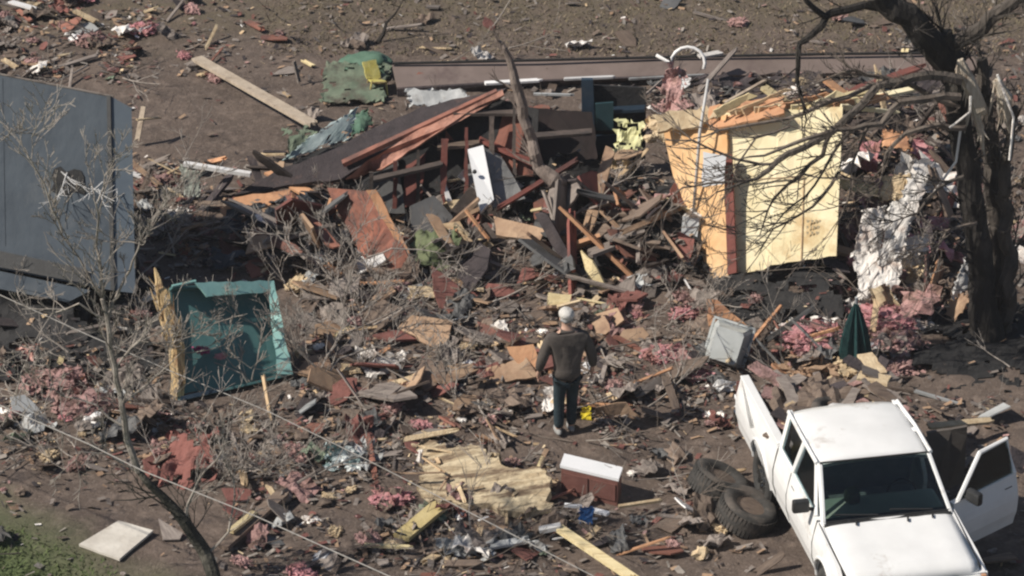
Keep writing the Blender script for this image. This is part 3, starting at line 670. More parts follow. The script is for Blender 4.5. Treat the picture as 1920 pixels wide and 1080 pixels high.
cloth('grey_sheet', 'flat grey metal sheet behind the dark roof slope', 'metal sheet', 'grey', [(770, 200, .2), (880, 186, .25), (870, 168, .35), (760, 168, .35)], .03, .01, 2, .03, seed=9)
cloth('olive_tarp', 'olive green tarp lying between red panel and mustard board', 'tarp', 'olive', [(775, 500, .1), (880, 505, .08), (850, 430, .4), (775, 440, .35)], .12, .012, 2.2, .05, seed=11)
cloth('white_sheet', 'upright pale grey sheet hanging under a white gutter', 'sheet', 'greenwhite', [(345, 370, .1), (375, 368, .1), (375, 320, .5), (338, 308, .55)], .03, .01, 3, .02, seed=12)
plank('gutter', 'long white gutter lying above the dark tarp', 'gutter', 'white', (345, 310, .55), (470, 330, .5), .08, .05, splinter=False)
cloth('red_tarp', 'red brown cloth heap at the lower left', 'cloth', 'rag_red', [(275, 905, .05), (400, 912, .05), (405, 825, .25), (315, 812, .25)], .14, .02, 2.2, .07, 22, 22, seed=13, torn=.05)
cloth('plastic_bag', 'crumpled pale teal and white bag right of the red cloth heap', 'bag', 'bagwhite', [(603, 880, .02), (672, 884, .02), (678, 845, .2), (612, 832, .25)], .12, .01, 4, .03, seed=14, torn=.1)
HW = 'torn housewrap strips below the broken tree'
for k, (lb, sp) in enumerate([
    ('long torn white housewrap strip hanging left below the broken tree', [(1598, 480, .5), (1650, 470, .5), (1662, 385, 1.0), (1618, 392, 1.0)]),
    ('wrinkled white housewrap strip hanging in the middle below the tree', [(1645, 500, .45), (1695, 480, .5), (1712, 380, 1.05), (1668, 380, 1.05)]),
    ('lower torn white strip trailing to the pink insulation', [(1636, 575, .1), (1680, 572, .1), (1694, 470, .55), (1618, 470, .5)]),
    ('narrow white strip ending in a ragged tip above the umbrella', [(1612, 560, .15), (1634, 555, .15), (1650, 470, .55), (1600, 475, .5)]),
    ('slanting white housewrap strip nearest the tree trunk', [(1668, 440, .7), (1702, 440, .7), (1742, 330, 1.2), (1704, 326, 1.2)]),
    ('cream cloth strip above the slanting housewrap', [(1650, 380, .9), (1700, 372, .9), (1706, 325, 1.2), (1655, 330, 1.15)]),
    ('pale strip fallen sideways right of the housewrap', [(1690, 480, .4), (1740, 470, .4), (1735, 440, .6), (1700, 445, .6)])]):
    cloth('housewrap', lb, 'housewrap', 'straw' if k == 5 else 'rag_white', sp, .055, .006, 3.0, .03, 16, 20, seed=15+k*3, group=HW, torn=.0, st=(1.5, 1.5, .5))
cloth('siding_scrap', 'pale grey torn sheet standing on the dark ground at right', 'sheet', 'grey_pale', [(1785, 560, .35), (1820, 540, .4), (1834, 515, .55), (1806, 485, .75)], .05, .012, 3, .03, seed=18)
cloth('cardboard', 'tan torn strip below the pale grey sheet at right', 'cardboard', 'wood_orange_dull', [(1762, 610, .05), (1785, 612, .05), (1825, 560, .4), (1795, 550, .35)], .04, .012, 3, .03, seed=19)
cloth('lemon_siding', 'lemon yellow siding scraps left of the orange plywood', 'siding', 'lemon', [(1150, 300, .6), (1205, 290, .65), (1205, 225, 1.0), (1155, 225, .95)], .1, .012, 3.2, .06, 12, 12, seed=20, torn=.05)
cloth('cream_rag', 'cream rag hanging over the left end of the plywood roof', 'rag', 'straw', [(1205, 265, .8), (1270, 268, .85), (1290, 225, 1.1), (1210, 215, 1.1)], .12, .012, 3.6, .05, seed=21, torn=.05)
cloth('insulation_batt', 'pink brown insulation hanging at the back of the plywood shed', 'insulation', 'pinkbrown', [(1235, 215, .9), (1280, 225, .9), (1290, 130, 1.4), (1240, 130, 1.4)], .16, .02, 3, .06, seed=22, torn=.05)
cloth('cream_rag', 'tan rags trailing under the lemon yellow siding', 'rag', 'straw', [(1130, 335, .4), (1180, 345, .4), (1200, 290, .7), (1135, 290, .6)], .12, .01, 4, .05, seed=25, torn=0.02)
cloth('orange_rag', 'orange board end under the tree branches', 'board', 'wood_orange', [(1655, 275, .7), (1712, 282, .7), (1700, 250, .9), (1655, 242, .9)], .04, .015, 3, .03, seed=26)
S('chipboard', 'yellow white stub sticking right from the cream plywood', 'board', 'wood_yellow', [(1566, 330, 1.0), (1645, 350, 1.0), (1640, 368, .9), (1564, 347, .9)], .06, .012)

# yellow scrap chair
def yellow():
    c = GP(708, 175, .05); root = empty('garden_chair', c, label='broken yellow garden chair beside the green canvas', cat='chair'); root.scale = (.8, .8, .72); root.rotation_euler = (R(-14), R(10), R(25))
    for (nm, pts) in [('seat', [(-.14, -.05, .22), (.14, -.1, .24), (.16, .2, .26), (-.1, .22, .26)]), ('backrest', [(-.12, .2, .26), (.14, .2, .28), (.1, .34, .62), (-.16, .34, .58)])]:
        o = link(nm, slab([Vector(p)+c for p in pts], .03, .02, .06), 'yellow2'); o.data.transform(Matrix.Translation(-c)); o.parent = root
    for (x, y) in ((-.12, 0), (.13, -.05), (.14, .2), (-.1, .2)):
        bm = bmesh.new(); tube(bm, [Vector((x, y, .24)), Vector((x*1.3, y*1.2, -.04))], .016, 6); link('leg', bm, 'yellow2', root)
yellow()
cloth('plastic_scrap', 'bright yellow plastic scrap at the feet of the person', 'scrap', 'yellow', [(1090, 785, .03), (1112, 788, .03), (1106, 765, .22), (1090, 762, .22)], .04, .01, 5, .015, seed=30)
# folded teal umbrella
def umbrella():
    c = GP(1604, 690, .02); root = empty('folded_umbrella', c, label='folded dark teal umbrella standing in the pink insulation', cat='umbrella'); root.scale = (.95, .95, .84); root.rotation_euler = (R(6), R(-4), 0)
    bm = bmesh.new(); n = 20; rings = []
    for i, (z, r) in enumerate([(.0, .19), (.25, .2), (.55, .16), (.8, .11), (1.0, .06), (1.12, .02)]):
        rings.append([bm.verts.new((math.cos(2*math.pi*k/n)*r*(1.12 if k % 2 else .72)+.02*z, math.sin(2*math.pi*k/n)*r*(1.12 if k % 2 else .72), z+(.03*(k % 3) if i == 0 else 0))) for k in range(n)])
    for i in range(5):
        for k in range(n): bm.faces.new((rings[i][k], rings[i][(k+1) % n], rings[i+1][(k+1) % n], rings[i+1][k]))
    link('canopy', bm, 'teal_deep', root)
    bm = bmesh.new(); tube(bm, [Vector((0, 0, -.05)), Vector((.03, 0, 1.22))], .02, 7); link('pole', bm, 'grey', root)
umbrella()
# grey tote
def tote():
    c = GP(1362, 648, .32); root = empty('storage_tote', c, label='pale grey plastic tote tipped below the orange board', cat='tote')
    root.rotation_euler = (R(-118), R(12), R(-14))
    bm = bmesh.new(); b, t_ = (.17, .2), (.24, .27); H = .34
    def ring(hx, hy, z): return [bm.verts.new((x*hx, y*hy, z)) for x, y in ((-1, -.8), (-.85, -1), (.85, -1), (1, -.8), (1, .8), (.85, 1), (-.85, 1), (-1, .8))]
    r0 = ring(*b, 0); r1 = ring(*t_, H); r2 = ring(t_[0]-.02, t_[1]-.02, H); r3 = ring(b[0]-.02, b[1]-.02, .03)
    for a, c_ in ((r0, r1), (r1, r2), (r2, r3)):
        for k in range(8): bm.faces.new((a[k], a[(k+1) % 8], c_[(k+1) % 8], c_[k]))
    bm.faces.new(r0[::-1]); bm.faces.new(r3); link('tub', bm, 'tote', root)
    bm = bmesh.new()
    box(bm, (0, -.285, H-.01), (.52, .03, .04)); box(bm, (0, .285, H-.01), (.52, .03, .04)); box(bm, (-.255, 0, H-.01), (.03, .54, .04)); box(bm, (.255, 0, H-.01), (.03, .54, .04)); link('rim', bm, 'tote', root)
tote()
# white drawer box
def drawer():
    a, b, c, d = P(1050, 872, .35), P(1160, 898, .35), P(1168, 876, .35), P(1058, 850, .35)
    root = empty('drawer_box', P(1106, 915, 0), label='low chest with bright white top and red brown front on the dirt', cat='chest')
    def part(nm, bm, m):
        o = link(nm, bm, m); o.data.transform(Matrix.Translation(-Vector(root.location))); o.parent = root
    part('top', slab([a, b, c, d], .035), 'white_clean')
    ins = Vector((0, 0, -.038)); s = .96; ctr = (a+b+c+d)/4
    q = [ctr+(p-ctr)*s+ins for p in (a, b, c, d)]
    bm = bmesh.new(); prism(bm, q, Vector((0, 0, -.33))); part('carcass', bm, 'redbrown')
    n = (b-a).cross(Vector((0, 0, 1))).normalized()
    for k in range(2):
        p0 = q[0].lerp(q[1], .03+.49*k)+n*.002; p1 = q[0].lerp(q[1], .48+.49*k)+n*.002
        bm = bmesh.new(); prism(bm, [p0+Vector((0, 0, -.05)), p1+Vector((0, 0, -.05)), p1+Vector((0, 0, -.26)), p0+Vector((0, 0, -.26))], n*.012); part('drawer_front', bm, 'redbrown')
drawer()
# tan insulation slab
def foamslab():
    pts = C([(770, 830, .12), (800, 822, .2), (850, 842, .2), (905, 838, .22), (930, 862, .25), (935, 842, .3), (940, 872, .25), (1025, 885, .3), (1032, 955, .12), (985, 966, .08), (890, 945, .08), (795, 938, .06), (785, 905, .08), (800, 880, .12)])
    bm = slab(pts, .09, .05, .06)
    for _ in range(2): bmesh.ops.subdivide_edges(bm, edges=[e for e in bm.edges if e.calc_length() > .09], cuts=2, use_grid_fill=True)
    bmesh.ops.triangulate(bm, faces=bm.faces[:])
    for v in bm.verts:
        q = v.co; k = Vector((q.x*1.6, q.y*13+q.x*3, 0))
        v.co = q+Vector((0, 0, 1))*(noise.fractal(k, .8, 2, 4)*.014+.05*noise.noise(q*1.3))+rv(.004)
    recentre(link('splintered_sheet', bm, 'foam', label='ragged flat pale tan splintered sheet in the lower middle', cat='sheet'))
foamslab()
# tyres
for (x, y, tx, ty, lb) in [(1347, 930, .45, .1, 'worn tyre lying tilted behind the nearer tyre'), (1400, 985, .38, -.12, 'dusty grey tyre lying in front by the pickup')]:
    c = GP(x, y, .0); root = empty('tyre', c, label=lb, cat='tyre', group='loose tyres left of the pickup')
    ax = Vector((tx, ty, 1)).normalized(); o = Vector((0, 0, .17))
    bm = bmesh.new(); wheel(bm, o, ax, .34, .3, .5, 40); link('tread', bm, 'rubber_dusty', root, smooth=True)
    a = ax.orthogonal().normalized(); b2 = ax.cross(a); bm = bmesh.new()
    for k in range(44):
        t = 2*math.pi*k/44; d = a*math.cos(t)+b2*math.sin(t); rot = Matrix((d, ax.cross(d), ax)).transposed()
        for s in (-1, 1): box(bm, o+d*.338+ax*s*.07, (.012, .03, .09), rot)
    link('tread_blocks', bm, 'rubber_dusty', root)
    bm = bmesh.new(); tube(bm, [o-ax*.09, o+ax*.09], .172, 24); link('debris_fill', bm, 'wood_brown', root)

# ================================================================== pickup truck
TS = Vector((.935, .97, .98))
def truck():
    YAW = R(180+11.5)
    rot = Matrix.Rotation(YAW, 3, 'Z')
    cw = Vector((0, 1.18, 1.05))                       # windscreen base centre in truck space
    c = P(1664, 968, 1.05)-rot@(cw*TS); c.z = 0.02
    root = empty('pickup_truck', c, YAW, label='old white extended cab pickup truck with its driver door open', cat='truck')
    root.scale = TS
    def part(nm, bm, m, parent=None, smooth=False, bev=0):
        o = link(nm, bm, m, parent or root, smooth)
        if bev:
            b = o.modifiers.new('bevel', 'BEVEL'); b.width = bev; b.segments = 3; b.limit_method = 'ANGLE'; b.angle_limit = R(35)
            for p in o.data.polygons: p.use_smooth = True
            w_ = o.modifiers.new('wn', 'WEIGHTED_NORMAL')
        return o
    W = .86
    def xs(z): return W-.055*sm(.72, 1.1, z)-.05*sm(.62, .4, z)+.008*math.sin(z*9)
    def arch(cy, r, n=10): return [(cy-r*math.cos(math.pi*k/n), .40+r*.98*math.sin(math.pi*k/n)) for k in range(n+1)]
    def side_poly(lo, hi, top, bottom=.4, arches=()):
        """outline in (y,z) from rear to front along the bottom, back along the top"""
        pts = [(lo, bottom)]
        for cy, r in arches: pts += arch(cy, r)
        pts += [(hi, bottom)]+top
        return pts
    def skin(poly, sgn, th=.05):
        bm = bmesh.new()
        vs = [bm.verts.new((0, y, z)) for y, z in poly]; bm.faces.new(vs)
        bmesh.ops.triangulate(bm, faces=bm.faces[:])
        for z in (.5, .6, .7, .78, .86, .94, 1.02):
            bmesh.ops.bisect_plane(bm, geom=bm.verts[:]+bm.edges[:]+bm.faces[:], plane_co=(0, 0, z), plane_no=(0, 0, 1))
        f0 = bm.faces[:]
        r = bmesh.ops.extrude_face_region(bm, geom=f0)
        nv = [v for v in r['geom'] if isinstance(v, bmesh.types.BMVert)]
        for v in bm.verts: v.co.x = sgn*xs(v.co.z)
        for v in nv: v.co.x -= sgn*th
        return bm
    FA, RA = (1.58, .4), (-1.12, .4)
    # local +x after a 192 degree turn lands at image left
    for sgn in (1, -1):
        # front fender, door, cab corner, bed side
        part('fender', skin(side_poly(1.12, 2.24, [(2.26, .62), (2.22, .86), (1.9, .95), (1.12, 1.03)], arches=[FA]), sgn), 'paint', smooth=False)
        part('cab_corner', skin([(-.5, .4), (.05, .4), (.05, 1.07), (-.5, 1.07)], sgn), 'paint')
        bd = part('bed_side', skin(side_poly(-2.2, -.53, [(-.53, 1.08), (-2.2, 1.08)], arches=[RA]), sgn), 'paint')
        bm = bmesh.new(); box(bm, (sgn*(xs(1.08)-.045), -1.37, 1.09), (.11, 1.66, .03), bev=.01); part('bed_rail', bm, 'paint', bd, bev=0)
        bm = bmesh.new(); prism(bm, [Vector((sgn*(xs(1)-.11), -2.15, .6)), Vector((sgn*(xs(1)-.11), -.58, .6)), Vector((sgn*(xs(1)-.11), -.58, 1.07)), Vector((sgn*(xs(1)-.11), -2.15, 1.07))], Vector((sgn*.02, 0, 0))); part('bed_liner', bm, 'liner', bd)
        # wheel well lip
        for cy, r in (FA, RA):
            bm = bmesh.new(); tube(bm, [Vector((sgn*(xs(z)+.003), y, z)) for y, z in arch(cy, r+.005, 16)], .018, 6); part('arch_lip', bm, 'paint')
            bm = bmesh.new(); tube(bm, [Vector((sgn*.5, cy, .42)), Vector((sgn*.8, cy, .42))], .4, 20); part('wheel_well', bm, 'trim')
            wr = empty('wheel', (sgn*.74, cy, .34)); wr.parent = root
            bm = bmesh.new(); wheel(bm, Vector((0, 0, 0)), Vector((1, 0, 0)), .345, .22, .58, 36); part('tyre', bm, 'rubber', wr, True)
            bm = bmesh.new(); tube(bm, [Vector((-.07, 0, 0)), Vector((sgn*.06, 0, 0))], .205, 24); tube(bm, [Vector((sgn*.05, 0, 0)), Vector((sgn*.1, 0, 0))], .07, 16)
            for k in range(8):
                a = k*math.pi/4; box(bm, (sgn*.075, math.cos(a)*.13, math.sin(a)*.13), (.03, .045, .045))
            part('rim', bm, 'chrome', wr)
    for sgn in (1, -1):
        for y_ in (1.11, .05, -.52):
            if sgn == -1 and y_ > -.5: continue
            bm = bmesh.new(); tube(bm, [Vector((sgn*(xs(z)+.001), y_, z)) for z in (.44, .6, .78, .95, 1.05)], .007, 5); part('panel_gap', bm, 'trim')
    # closed door (image left) and open door (image right)
    def door_part(sgn, parent, off):
        d = empty('door', off); d.parent = parent
        poly = [(.05, .42), (1.1, .42), (1.1, 1.05), (.05, 1.07)]
        bm = skin(poly, sgn, .07); bm.transform(Matrix.Translation(-Vector(off))); part('door_skin', bm, 'paint', d)
        def q(y, z, lean): return Vector((sgn*(xs(1.07)-.01-lean), y, z))-Vector(off)
        fr = [q(1.02, 1.05, .0), q(.55, 1.44, .13), q(.1, 1.455, .135), q(.07, 1.07, 0)]
        bm = bmesh.new(); tube(bm, fr, .028, 6); part('window_frame', bm, 'paint', d)
        bm = slab2([q(.98, 1.05, 0), q(.54, 1.42, .12), q(.1, 1.435, .125), q(.09, 1.05, 0)], Vector((sgn*-.006, 0, 0))); part('window', bm, 'pane', d)
        bm = bmesh.new(); box(bm, q(.2, .93, -.025), (.03, .13, .035), bev=.008); part('handle', bm, 'trim', d)
        bm = bmesh.new(); box(bm, q(.92, 1.14, -.16), (.2, .09, .15), bev=.03); tube(bm, [q(.9, 1.07, 0), q(.92, 1.1, -.1)], .025, 6); part('mirror', bm, 'trim', d)
        bm = bmesh.new(); box(bm, q(.58, .74, -.012), (.02, 1.02, .05), bev=.006); part('side_moulding', bm, 'trim', d)
        bm = bmesh.new(); box(bm, Vector((sgn*(W-.13), .57, .72))-Vector(off), (.02, .95, .5), bev=.01); part('door_card', bm, 'dash', d)
        return d
    def slab2(p, e):
        bm = bmesh.new(); prism(bm, p, e); return bm
    door_part(1, root, (0, 0, 0))
    hinge = Vector((-(W-.02), 1.1, .42))
    dd = door_part(-1, root, hinge); dd.rotation_euler = (0, 0, R(-62))
    # hood, grille, bumper
    bm = bmesh.new(); nx, ny = 14, 16; g = []
    for j in range(ny+1):
        v = j/ny; y = 1.14+v*1.1; row = []
        for i in range(nx+1):
            u = i/nx*2-1; x = u*(.79-.03*v)
            z = 1.045-.075*v-.10*max(0, v-.86)/.14*max(0, v-.86)/.14-.035*u*u+.012*(1-abs(u))*0+.014*sm(.5, .62, abs(u))*(1-sm(.86, 1, abs(u)))
            row.append(bm.verts.new((x, y, z)))
        g.append(row)
    for j in range(ny):
        for i in range(nx): bm.faces.new((g[j][i], g[j][i+1], g[j+1][i+1], g[j+1][i]))
    bmesh.ops.recalc_face_normals(bm, faces=bm.faces); bmesh.ops.solidify(bm, geom=bm.faces[:], thickness=.02); hd = part('hood', bm, 'paint', smooth=True)
    for s in (1, -1):
        bm = bmesh.new(); tube(bm, [Vector((s*.795, 1.14, 1.025)), Vector((s*.775, 2.2, .93))], .008, 5); part('hood_gap', bm, 'trim', hd)
    for (x, y) in ((.38, 1.22), (-.22, 1.25), (-.52, 1.23)):
        bm = bmesh.new(); tube(bm, [Vector((x, y, 1.055)), Vector((x+.02, y+.07, 1.052))], .012, 6); part('washer_jet', bm, 'trim', hd)
    bm = bmesh.new(); box(bm, (0, 2.26, .74), (1.0, .06, .24), bev=.01); gr = part('grille', bm, 'trim')
    for k in range(5):
        bm = bmesh.new(); box(bm, (0, 2.298, .65+.045*k), (.98, .012, .012)); part('grille_bar', bm, 'chrome', gr)
    for s in (1, -1):
        bm = bmesh.new(); box(bm, (s*.64, 2.25, .76), (.26, .07, .19), bev=.02); part('headlight', bm, 'lamp')
        bm = bmesh.new(); box(bm, (s*.8, 2.23, .76), (.06, .09, .19), bev=.012); part('turn_signal', bm, 'wood_orange')
    bm = bmesh.new(); box(bm, (0, 2.35, .5), (1.74, .13, .18), bev=.03); part('front_bumper', bm, 'chrome')
    bm = bmesh.new(); box(bm, (0, 2.18, .62), (1.64, .1, .5)); part('front_panel', bm, 'paint')
    bm = bmesh.new(); box(bm, (0, -2.3, .5), (1.7, .1, .16), bev=.03); part('rear_bumper', bm, 'chrome')
    # cowl, wipers
    bm = bmesh.new(); box(bm, (0, 1.15, 1.025), (1.5, .14, .03)); part('cowl', bm, 'trim')
    for s in (.1, -.55):
        bm = bmesh.new(); tube(bm, [Vector((s, 1.14, 1.06)), Vector((s+.5, 1.1, 1.09))], .01, 5); part('wiper', bm, 'trim')
    # greenhouse: roof and pillars
    bm = bmesh.new(); g = []; nx, ny = 14, 12
    for j in range(ny+1):
        v = j/ny; y = .6-v*1.24; row = []
        for i in range(nx+1):
            u = i/nx*2-1; z = 1.505-.05*abs(u)**3.2-.035*(abs(2*v-1))**4; row.append(bm.verts.new((u*(.685-.02*v+(.0)), y, z)))
        g.append(row)
    for j in range(ny):
        for i in range(nx): bm.faces.new((g[j][i], g[j][i+1], g[j+1][i+1], g[j+1][i]))
    bmesh.ops.recalc_face_normals(bm, faces=bm.faces); bmesh.ops.solidify(bm, geom=bm.faces[:], thickness=.04); part('roof', bm, 'paint', smooth=True)
    for s in (1, -1):
        def pil(nm, a, b, w_, wy):
            bm = bmesh.new(); a, b = Vector(a), Vector(b); e = Vector((-s*.05, 0, 0)); prism(bm, [a+Vector((0, wy/2, 0)), a-Vector((0, wy/2, 0)), b-Vector((0, wy/2, 0)), b+Vector((0, wy/2, 0))], e); part(nm, bm, 'paint', bev=.012)
        pil('pillar', (s*.78, 1.17, 1.02), (s*.675, .61, 1.465), .05, .085)
        pil('pillar', (s*.795, .03, 1.05), (s*.675, .07, 1.47), .05, .09)
        pil('pillar', (s*.79, -.5, 1.05), (s*.655, -.62, 1.45), .05, .1)
        bm = slab2([Vector((s*.785, -.03, 1.08)), Vector((s*.785, -.45, 1.08)), Vector((s*.66, -.56, 1.42)), Vector((s*.672, .0, 1.435))], Vector((-s*.006, 0, 0))); part('rear_side_window', bm, 'pane')
        bm = bmesh.new(); tube(bm, [Vector((s*.785, -.5, 1.07)), Vector((s*.785, .05, 1.07))], .02, 6); part('belt_trim', bm, 'paint')
        bm = bmesh.new(); tube(bm, [Vector((s*.68, .6, 1.465)), Vector((s*.685, 0, 1.475)), Vector((s*.665, -.62, 1.455))], .024, 6); part('drip_rail', bm, 'paint')
    bm = slab2([Vector((-.74, 1.15, 1.05)), Vector((.74, 1.15, 1.05)), Vector((.635, .61, 1.465)), Vector((-.635, .61, 1.465))], Vector((0, -.006, -.004))); part('windscreen', bm, 'pane')
    bm = bmesh.new(); tube(bm, [Vector((-.75, 1.165, 1.045)), Vector((.75, 1.165, 1.045)), Vector((.645, .61, 1.472)), Vector((-.645, .61, 1.472)), Vector((-.75, 1.165, 1.045))], .012, 5); part('windscreen_seal', bm, 'trim')
    bm = slab2([Vector((-.7, -.52, 1.1)), Vector((.7, -.52, 1.1)), Vector((.62, -.6, 1.42)), Vector((-.62, -.6, 1.42))], Vector((0, -.006, 0))); part('rear_window', bm, 'pane')
    bm = bmesh.new(); box(bm, (0, -.5, .78), (1.56, .04, .62)); part('cab_back', bm, 'paint')
    # cabin
    bm = bmesh.new(); box(bm, (0, .3, .42), (1.5, 1.7, .05)); part('floor_pan', bm, 'trim')
    bm = bmesh.new(); box(bm, (0, .84, .95), (1.48, .5, .12), bev=.05); part('dashboard', bm, 'dash')
    st = empty('seat', (0, .1, .5)); st.parent = root
    bm = bmesh.new(); box(bm, (0, .1, .12), (1.4, .5, .22), bev=.06); part('cushion', bm, 'seatgrey', st)
    bm = bmesh.new(); box(bm, (0, -.22, .42), (1.4, .16, .56), Matrix.Rotation(R(-12), 3, 'X'), bev=.05); part('backrest', bm, 'seatgrey', st)
    bm = bmesh.new(); a0 = Vector((-.36, .6, .95)); tube(bm, [a0+Vector((math.cos(t)*.18, -math.sin(t)*.07, math.sin(t)*.17)) for t in [k*.35 for k in range(19)]], .014, 6); tube(bm, [a0, a0+Vector((0, .2, -.08))], .025, 6); part('steering_wheel', bm, 'trim')
    bm = bmesh.new(); bm = blob(.1, 3, .15, 2, (1, 1, 1.1), bm=bm, c=Vector((.28, .72, 1.08))); part('air_freshener', bm, 'olive')
    # bed
    bm = bmesh.new(); box(bm, (0, -1.37, .6), (1.5, 1.62, .04)); part('bed_floor', bm, 'liner')
    bm = bmesh.new(); box(bm, (0, -.57, .84), (1.52, .04, .5)); part('bed_front', bm, 'paint')
    bm = bmesh.new(); box(bm, (0, -2.42, .58), (1.5, .48, .05), bev=.015); part('tailgate', bm, 'paint')
    for s in (1, -1):
        bm = bmesh.new(); box(bm, (s*.62, -1.12, .72), (.24, .7, .22), bev=.06); part('inner_wheel_arch', bm, 'liner')
        bm = bmesh.new(); box(bm, (s*.8, -2.22, .86), (.09, .04, .3)); part('tail_light', bm, 'red_dark')
    return root, rot, c
root_t, rot_t, c_t = truck()
# low heap of soil and shredded stuff filling the bed
def T(x, y, z): return rot_t@(Vector((x, y, z))*TS)+c_t
bm = bmesh.new(); n_ = 18
g_ = [[bm.verts.new(T(-.7+1.4*i/n_, -2.12+1.5*j/n_, (.72+.2*i/n_*0)+.42*math.sin(math.pi*(.15+.7*i/n_))*math.sin(math.pi*min(1, .25+j/n_*.7))+.16*noise.fractal(Vector((i*.35, j*.35, 7)), .8, 2, 4))) for i in range(n_+1)] for j in range(n_+1)]
for j in range(n_):
    for i in range(n_): bm.faces.new((g_[j][i], g_[j][i+1], g_[j+1][i+1], g_[j+1][i]))
recentre(link('soil_heap', bm, 'wood_brown', label='low heap of brown soil and splinters filling the truck bed', cat='heap'))
# load in the bed: each piece its own thing
bm = bmesh.new(); wheel(bm, T(-.12, -1.2, 1.05), Vector((.15, .1, 1)), .3, .18, .6, 30); recentre(link('tyre', bm, 'rubber_dusty', smooth=True, label='dusty tyre lying on top of the load in the truck bed', cat='tyre'))
bm = bmesh.new(); bm = blob(.14, 5, .2, 3, (1, 1, .35), c=T(-.12, -1.2, 1.08)); recentre(link('metal_bowl', bm, 'grey_pale', smooth=True, label='pale bowl shape inside the tyre in the truck bed', cat='bowl'))
for i in range(90):
    rg = random.Random(500+i)
    x, y = rg.uniform(-.5, .5), rg.uniform(-2.0, -.95); z = .85+rg.uniform(0, .2)
    if i < 14: x, y, z = -.8+rg.uniform(-.12, .1), rg.uniform(-2.15, -.7), 1.14
    a = T(x, y, z); b = a+Vector((rg.uniform(-.4, .4), rg.uniform(-.4, .4), rg.uniform(-.05, .15)))
    bm = bmesh.new(); d = (b-a); s = d.cross(Vector((0, 0, 1))).normalized()*rg.uniform(.03, .12); prism(bm, ragged([a-s, a+s, b+s*.7, b-s], .015, .08), Vector((0, 0, .03)))
    bmesh.ops.triangulate(bm, faces=[f for f in bm.faces if len(f.verts) > 4])
    mm = rg.choice(['wood_brown', 'wood_grey', 'wood_brown', 'pinkbrown', 'shingle', 'straw', 'wood_grey', 'shingle'])
    nm = {'wood_brown': 'brown', 'wood_grey': 'grey', 'wood_orange_dull': 'tan', 'pinkbrown': 'muddy pink', 'straw': 'straw coloured', 'shingle': 'charcoal'}[mm]
    recentre(link('board_scrap', bm, mm, label=f'{nm} board scrap lying loose in the truck bed' if i >= 14 else f'{nm} board scrap lying across the far rail of the truck bed', cat='board', group='board scraps in the truck bed'))

